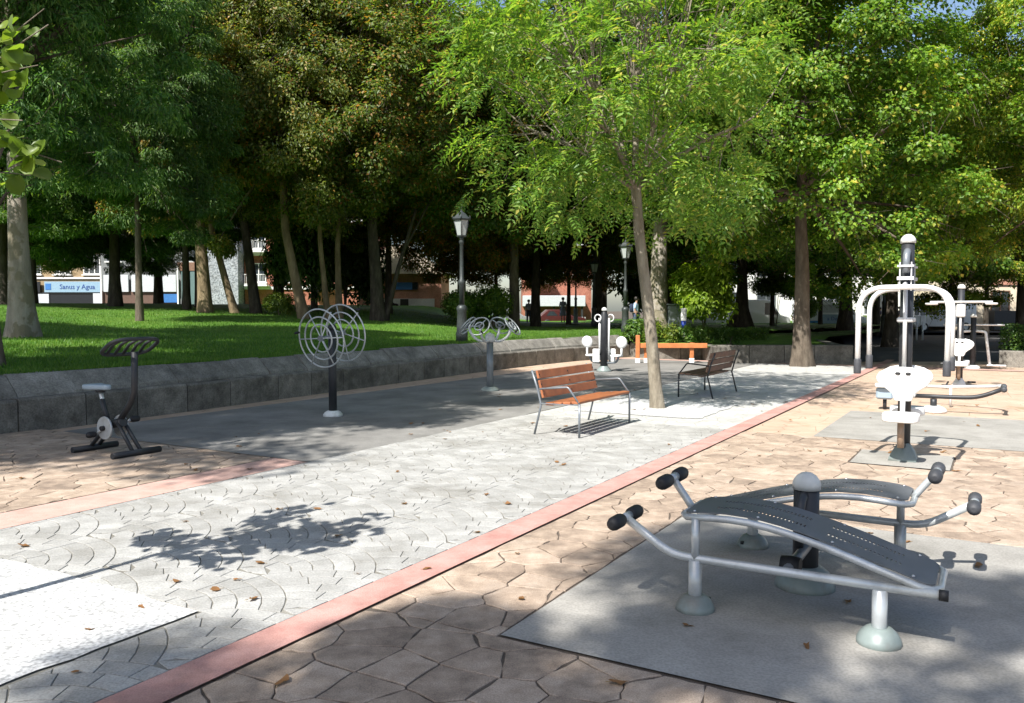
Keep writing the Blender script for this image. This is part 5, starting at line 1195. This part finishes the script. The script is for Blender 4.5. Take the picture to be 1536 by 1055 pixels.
def person(label, loc, rz, h, top, legs, stride=.12, dress=False, bag=None, sit=False):
    root = tag(empty('person', loc, rz), label, 'person', 'people in the park'); k = h / 1.7
    dz = -.42 if sit else 0
    P = [(0, 0, .95 + dz), (0, .01, 1.12 + dz), (0, .01, 1.32 + dz), (0, 0, 1.45 + dz), (0, -.02, 1.53 + dz), (0, -.03, 1.63 + dz),
         (.17, .01, 1.40 + dz), (.22, .03, 1.14 + dz), (.21, -.08, .92 + dz), (.20, -.13, .82 + dz), (-.17, .01, 1.40 + dz), (-.22, .03, 1.14 + dz), (-.21, -.05, .92 + dz), (-.20, -.09, .82 + dz)]
    if sit: Lg = [(.09, -.02, .50), (.10, -.44, .50), (.10, -.42, .10), (.10, -.56, .04), (-.09, -.02, .50), (-.10, -.44, .50), (-.10, -.40, .10), (-.10, -.54, .04)]
    else: Lg = [(.09, 0, .88), (.10, -stride * .6, .50), (.10, -stride * .8, .09), (.10, -stride - .14, .035), (-.09, 0, .88), (-.10, stride * .4, .50), (-.10, stride, .10), (-.10, stride - .13, .035)]
    P = [tuple(c * k for c in p) for p in P + Lg]
    E_ = [(0, 1), (1, 2), (2, 3), (3, 4), (4, 5), (2, 6), (6, 7), (7, 8), (8, 9), (2, 10), (10, 11), (11, 12), (12, 13), (0, 14), (14, 15), (15, 16), (16, 17), (0, 18), (18, 19), (19, 20), (20, 21)]
    Rr = [.13, .12, .14, .06, .055, .09, .06, .045, .034, .04, .06, .045, .034, .04, .085, .06, .042, .045, .085, .06, .042, .045]
    skin('body', P, E_, [r * k for r in Rr], SKIN, root)
    sh = [0, 1, 2, 6, 7, 10, 11]; mp = {v: i for i, v in enumerate(sh)}
    skin('shirt', [P[i] for i in sh], [(mp[a], mp[b]) for a, b in ((0, 1), (1, 2), (2, 6), (6, 7), (2, 10), (10, 11))], [(Rr[i] + .022) * k for i in sh], cloth(top), root)
    if dress and not sit:
        MB().lathe([(.25 * k, .50 * k), (.24 * k, .6 * k), (.20 * k, .8 * k), (.155 * k, 1.0 * k), (.15 * k, 1.1 * k)], n=16).build('skirt', cloth(legs), root)
    else:
        lg = [0] + list(range(14, 17)) + list(range(18, 21)); mp = {v: i for i, v in enumerate(lg)}
        skin('trousers', [P[i] for i in lg], [(mp[a], mp[b]) for a, b in ((0, 14), (14, 15), (15, 16), (0, 18), (18, 19), (19, 20))], [(Rr[i] + .02) * k for i in lg], cloth(legs), root)
    hz = P[5]
    MB().lathe([(.03 * k, -.06 * k), (.098 * k, -.03 * k), (.112 * k, .04 * k), (.085 * k, .11 * k), (.01 * k, .135 * k)], (hz[0], hz[1] + .022 * k, hz[2]), (0, .25, 1), n=14).build('hair', HAIR, root)
    MB().lathe([(.02 * k, 0), (.008 * k, .03 * k)], (hz[0], hz[1] - .085 * k, hz[2] - .01 * k), (0, -1, -.2), n=8).build('nose', SKIN, root)
    if bag: softened(MB().box((0, .22 * k, 1.20 * k), (.30 * k, .18 * k, .42 * k), 0, .05).build('backpack', cloth(bag), root), .02)
    return root
person('woman in a grey dress standing on the footpath with her back turned', LZ(3.45, 56.5)[:2] + (.80,), 2.9, 1.66, (.34, .39, .44), (.30, .36, .42), .05, True)
person('person in pale top and dark trousers near the parked cars', LZ(1.15, 57.5), .4, 1.6, (.42, .46, .50), (.05, .06, .09), .05)
person('person in light blue shirt with a dark backpack beside the lamp', (5.15, 34.6, .70), 1.2, 1.45, (.38, .52, .70), (.06, .08, .14), .15, bag=(.02, .03, .06))
person('dark figure walking on the street past the white building', (26.2, 66.0, .13), 1.3, 1.72, (.03, .03, .04), (.03, .035, .045), .22)
person('figure in dark purple clothes walking behind the hanging press bars', (28.9, 65.5, .13), 1.4, 1.7, (.05, .04, .07), (.04, .04, .06), .2)
person('figure in dark coat walking close behind another on the street', (30.2, 65.0, .13), 1.4, 1.75, (.025, .025, .03), (.03, .03, .04), .22)
person('person in dark clothes sitting on the grass edge near the brick house', (-8.6, 59.5, 1.55), 1.5, 1.7, (.04, .03, .04), (.05, .03, .03), sit=True)

# ------------------------------------------------------------------ fallen leaves
def dry_leaf(seed):
    g = random.Random(seed); K = 9; V = [(0, 0, .012)]
    for q in range(K):
        a = 2 * math.pi * q / K; r = .5 * (1 + .35 * math.cos(2.5 * a + seed)) * g.uniform(.8, 1.15); V.append((r * math.cos(a), r * .62 * math.sin(a), .03 + g.uniform(0, .22)))
    mb = MB().add(V, [(0, 1 + q, 1 + (q + 1) % K) for q in range(K)], True)
    mb.tube([(-.45, 0, .06), (-.75, .08, .03)], [.03, .018], 4); return mb.mesh('dry leaf')
DL = [dry_leaf(i) for i in range(5)]
for m_ in DL: m_.materials.append(M['leaf_dry'])
rg = random.Random(77); spots = [(-2.15, 4.15), (-2.0, 4.9), (-1.72, 4.75), (-1.45, 4.6), (-2.55, 3.9), (-.95, 5.05), (-.03, 6.9), (-1.25, 5.9), (1.95, 6.9), (2.75, 5.75), (2.95, 5.2), (3.05, 4.75), (2.9, 4.55), (.05, 4.6), (.9, 4.2), (-1.0, 3.55), (-1.95, 3.65), (-.25, 6.0), (-1.15, 8.3)]
while len(spots) < 95:
    s_, t_ = rg.uniform(2, 17), rg.uniform(.0, 8.5); v = W(s_, t_)
    if v.y > 3.4 and abs(v.x / v.y) < .62: spots.append((v.x, v.y))
for i, (x, y) in enumerate(spots):
    s_, t_ = ST(x, y); o = link('fallen_leaf', DL[i % 5]); k = rg.uniform(.035, .085); o.scale = (k, k, k * .8); o.location = (x, y, .005); o.rotation_euler = (rg.uniform(-.2, .2), rg.uniform(-.2, .2), rg.uniform(0, 6.28))
    where = 'pale fan paving' if 3.2 < t_ < 6.3 else ('grey concrete slab' if t_ >= 6.3 else ('grey pad of the sit-up bench' if 3.5 < s_ < 6.6 and t_ < 2.1 else 'orange flagstones'))
    tag(o, 'small dry brown leaf lying on the ' + where, 'leaf', 'fallen leaves on the ' + where)
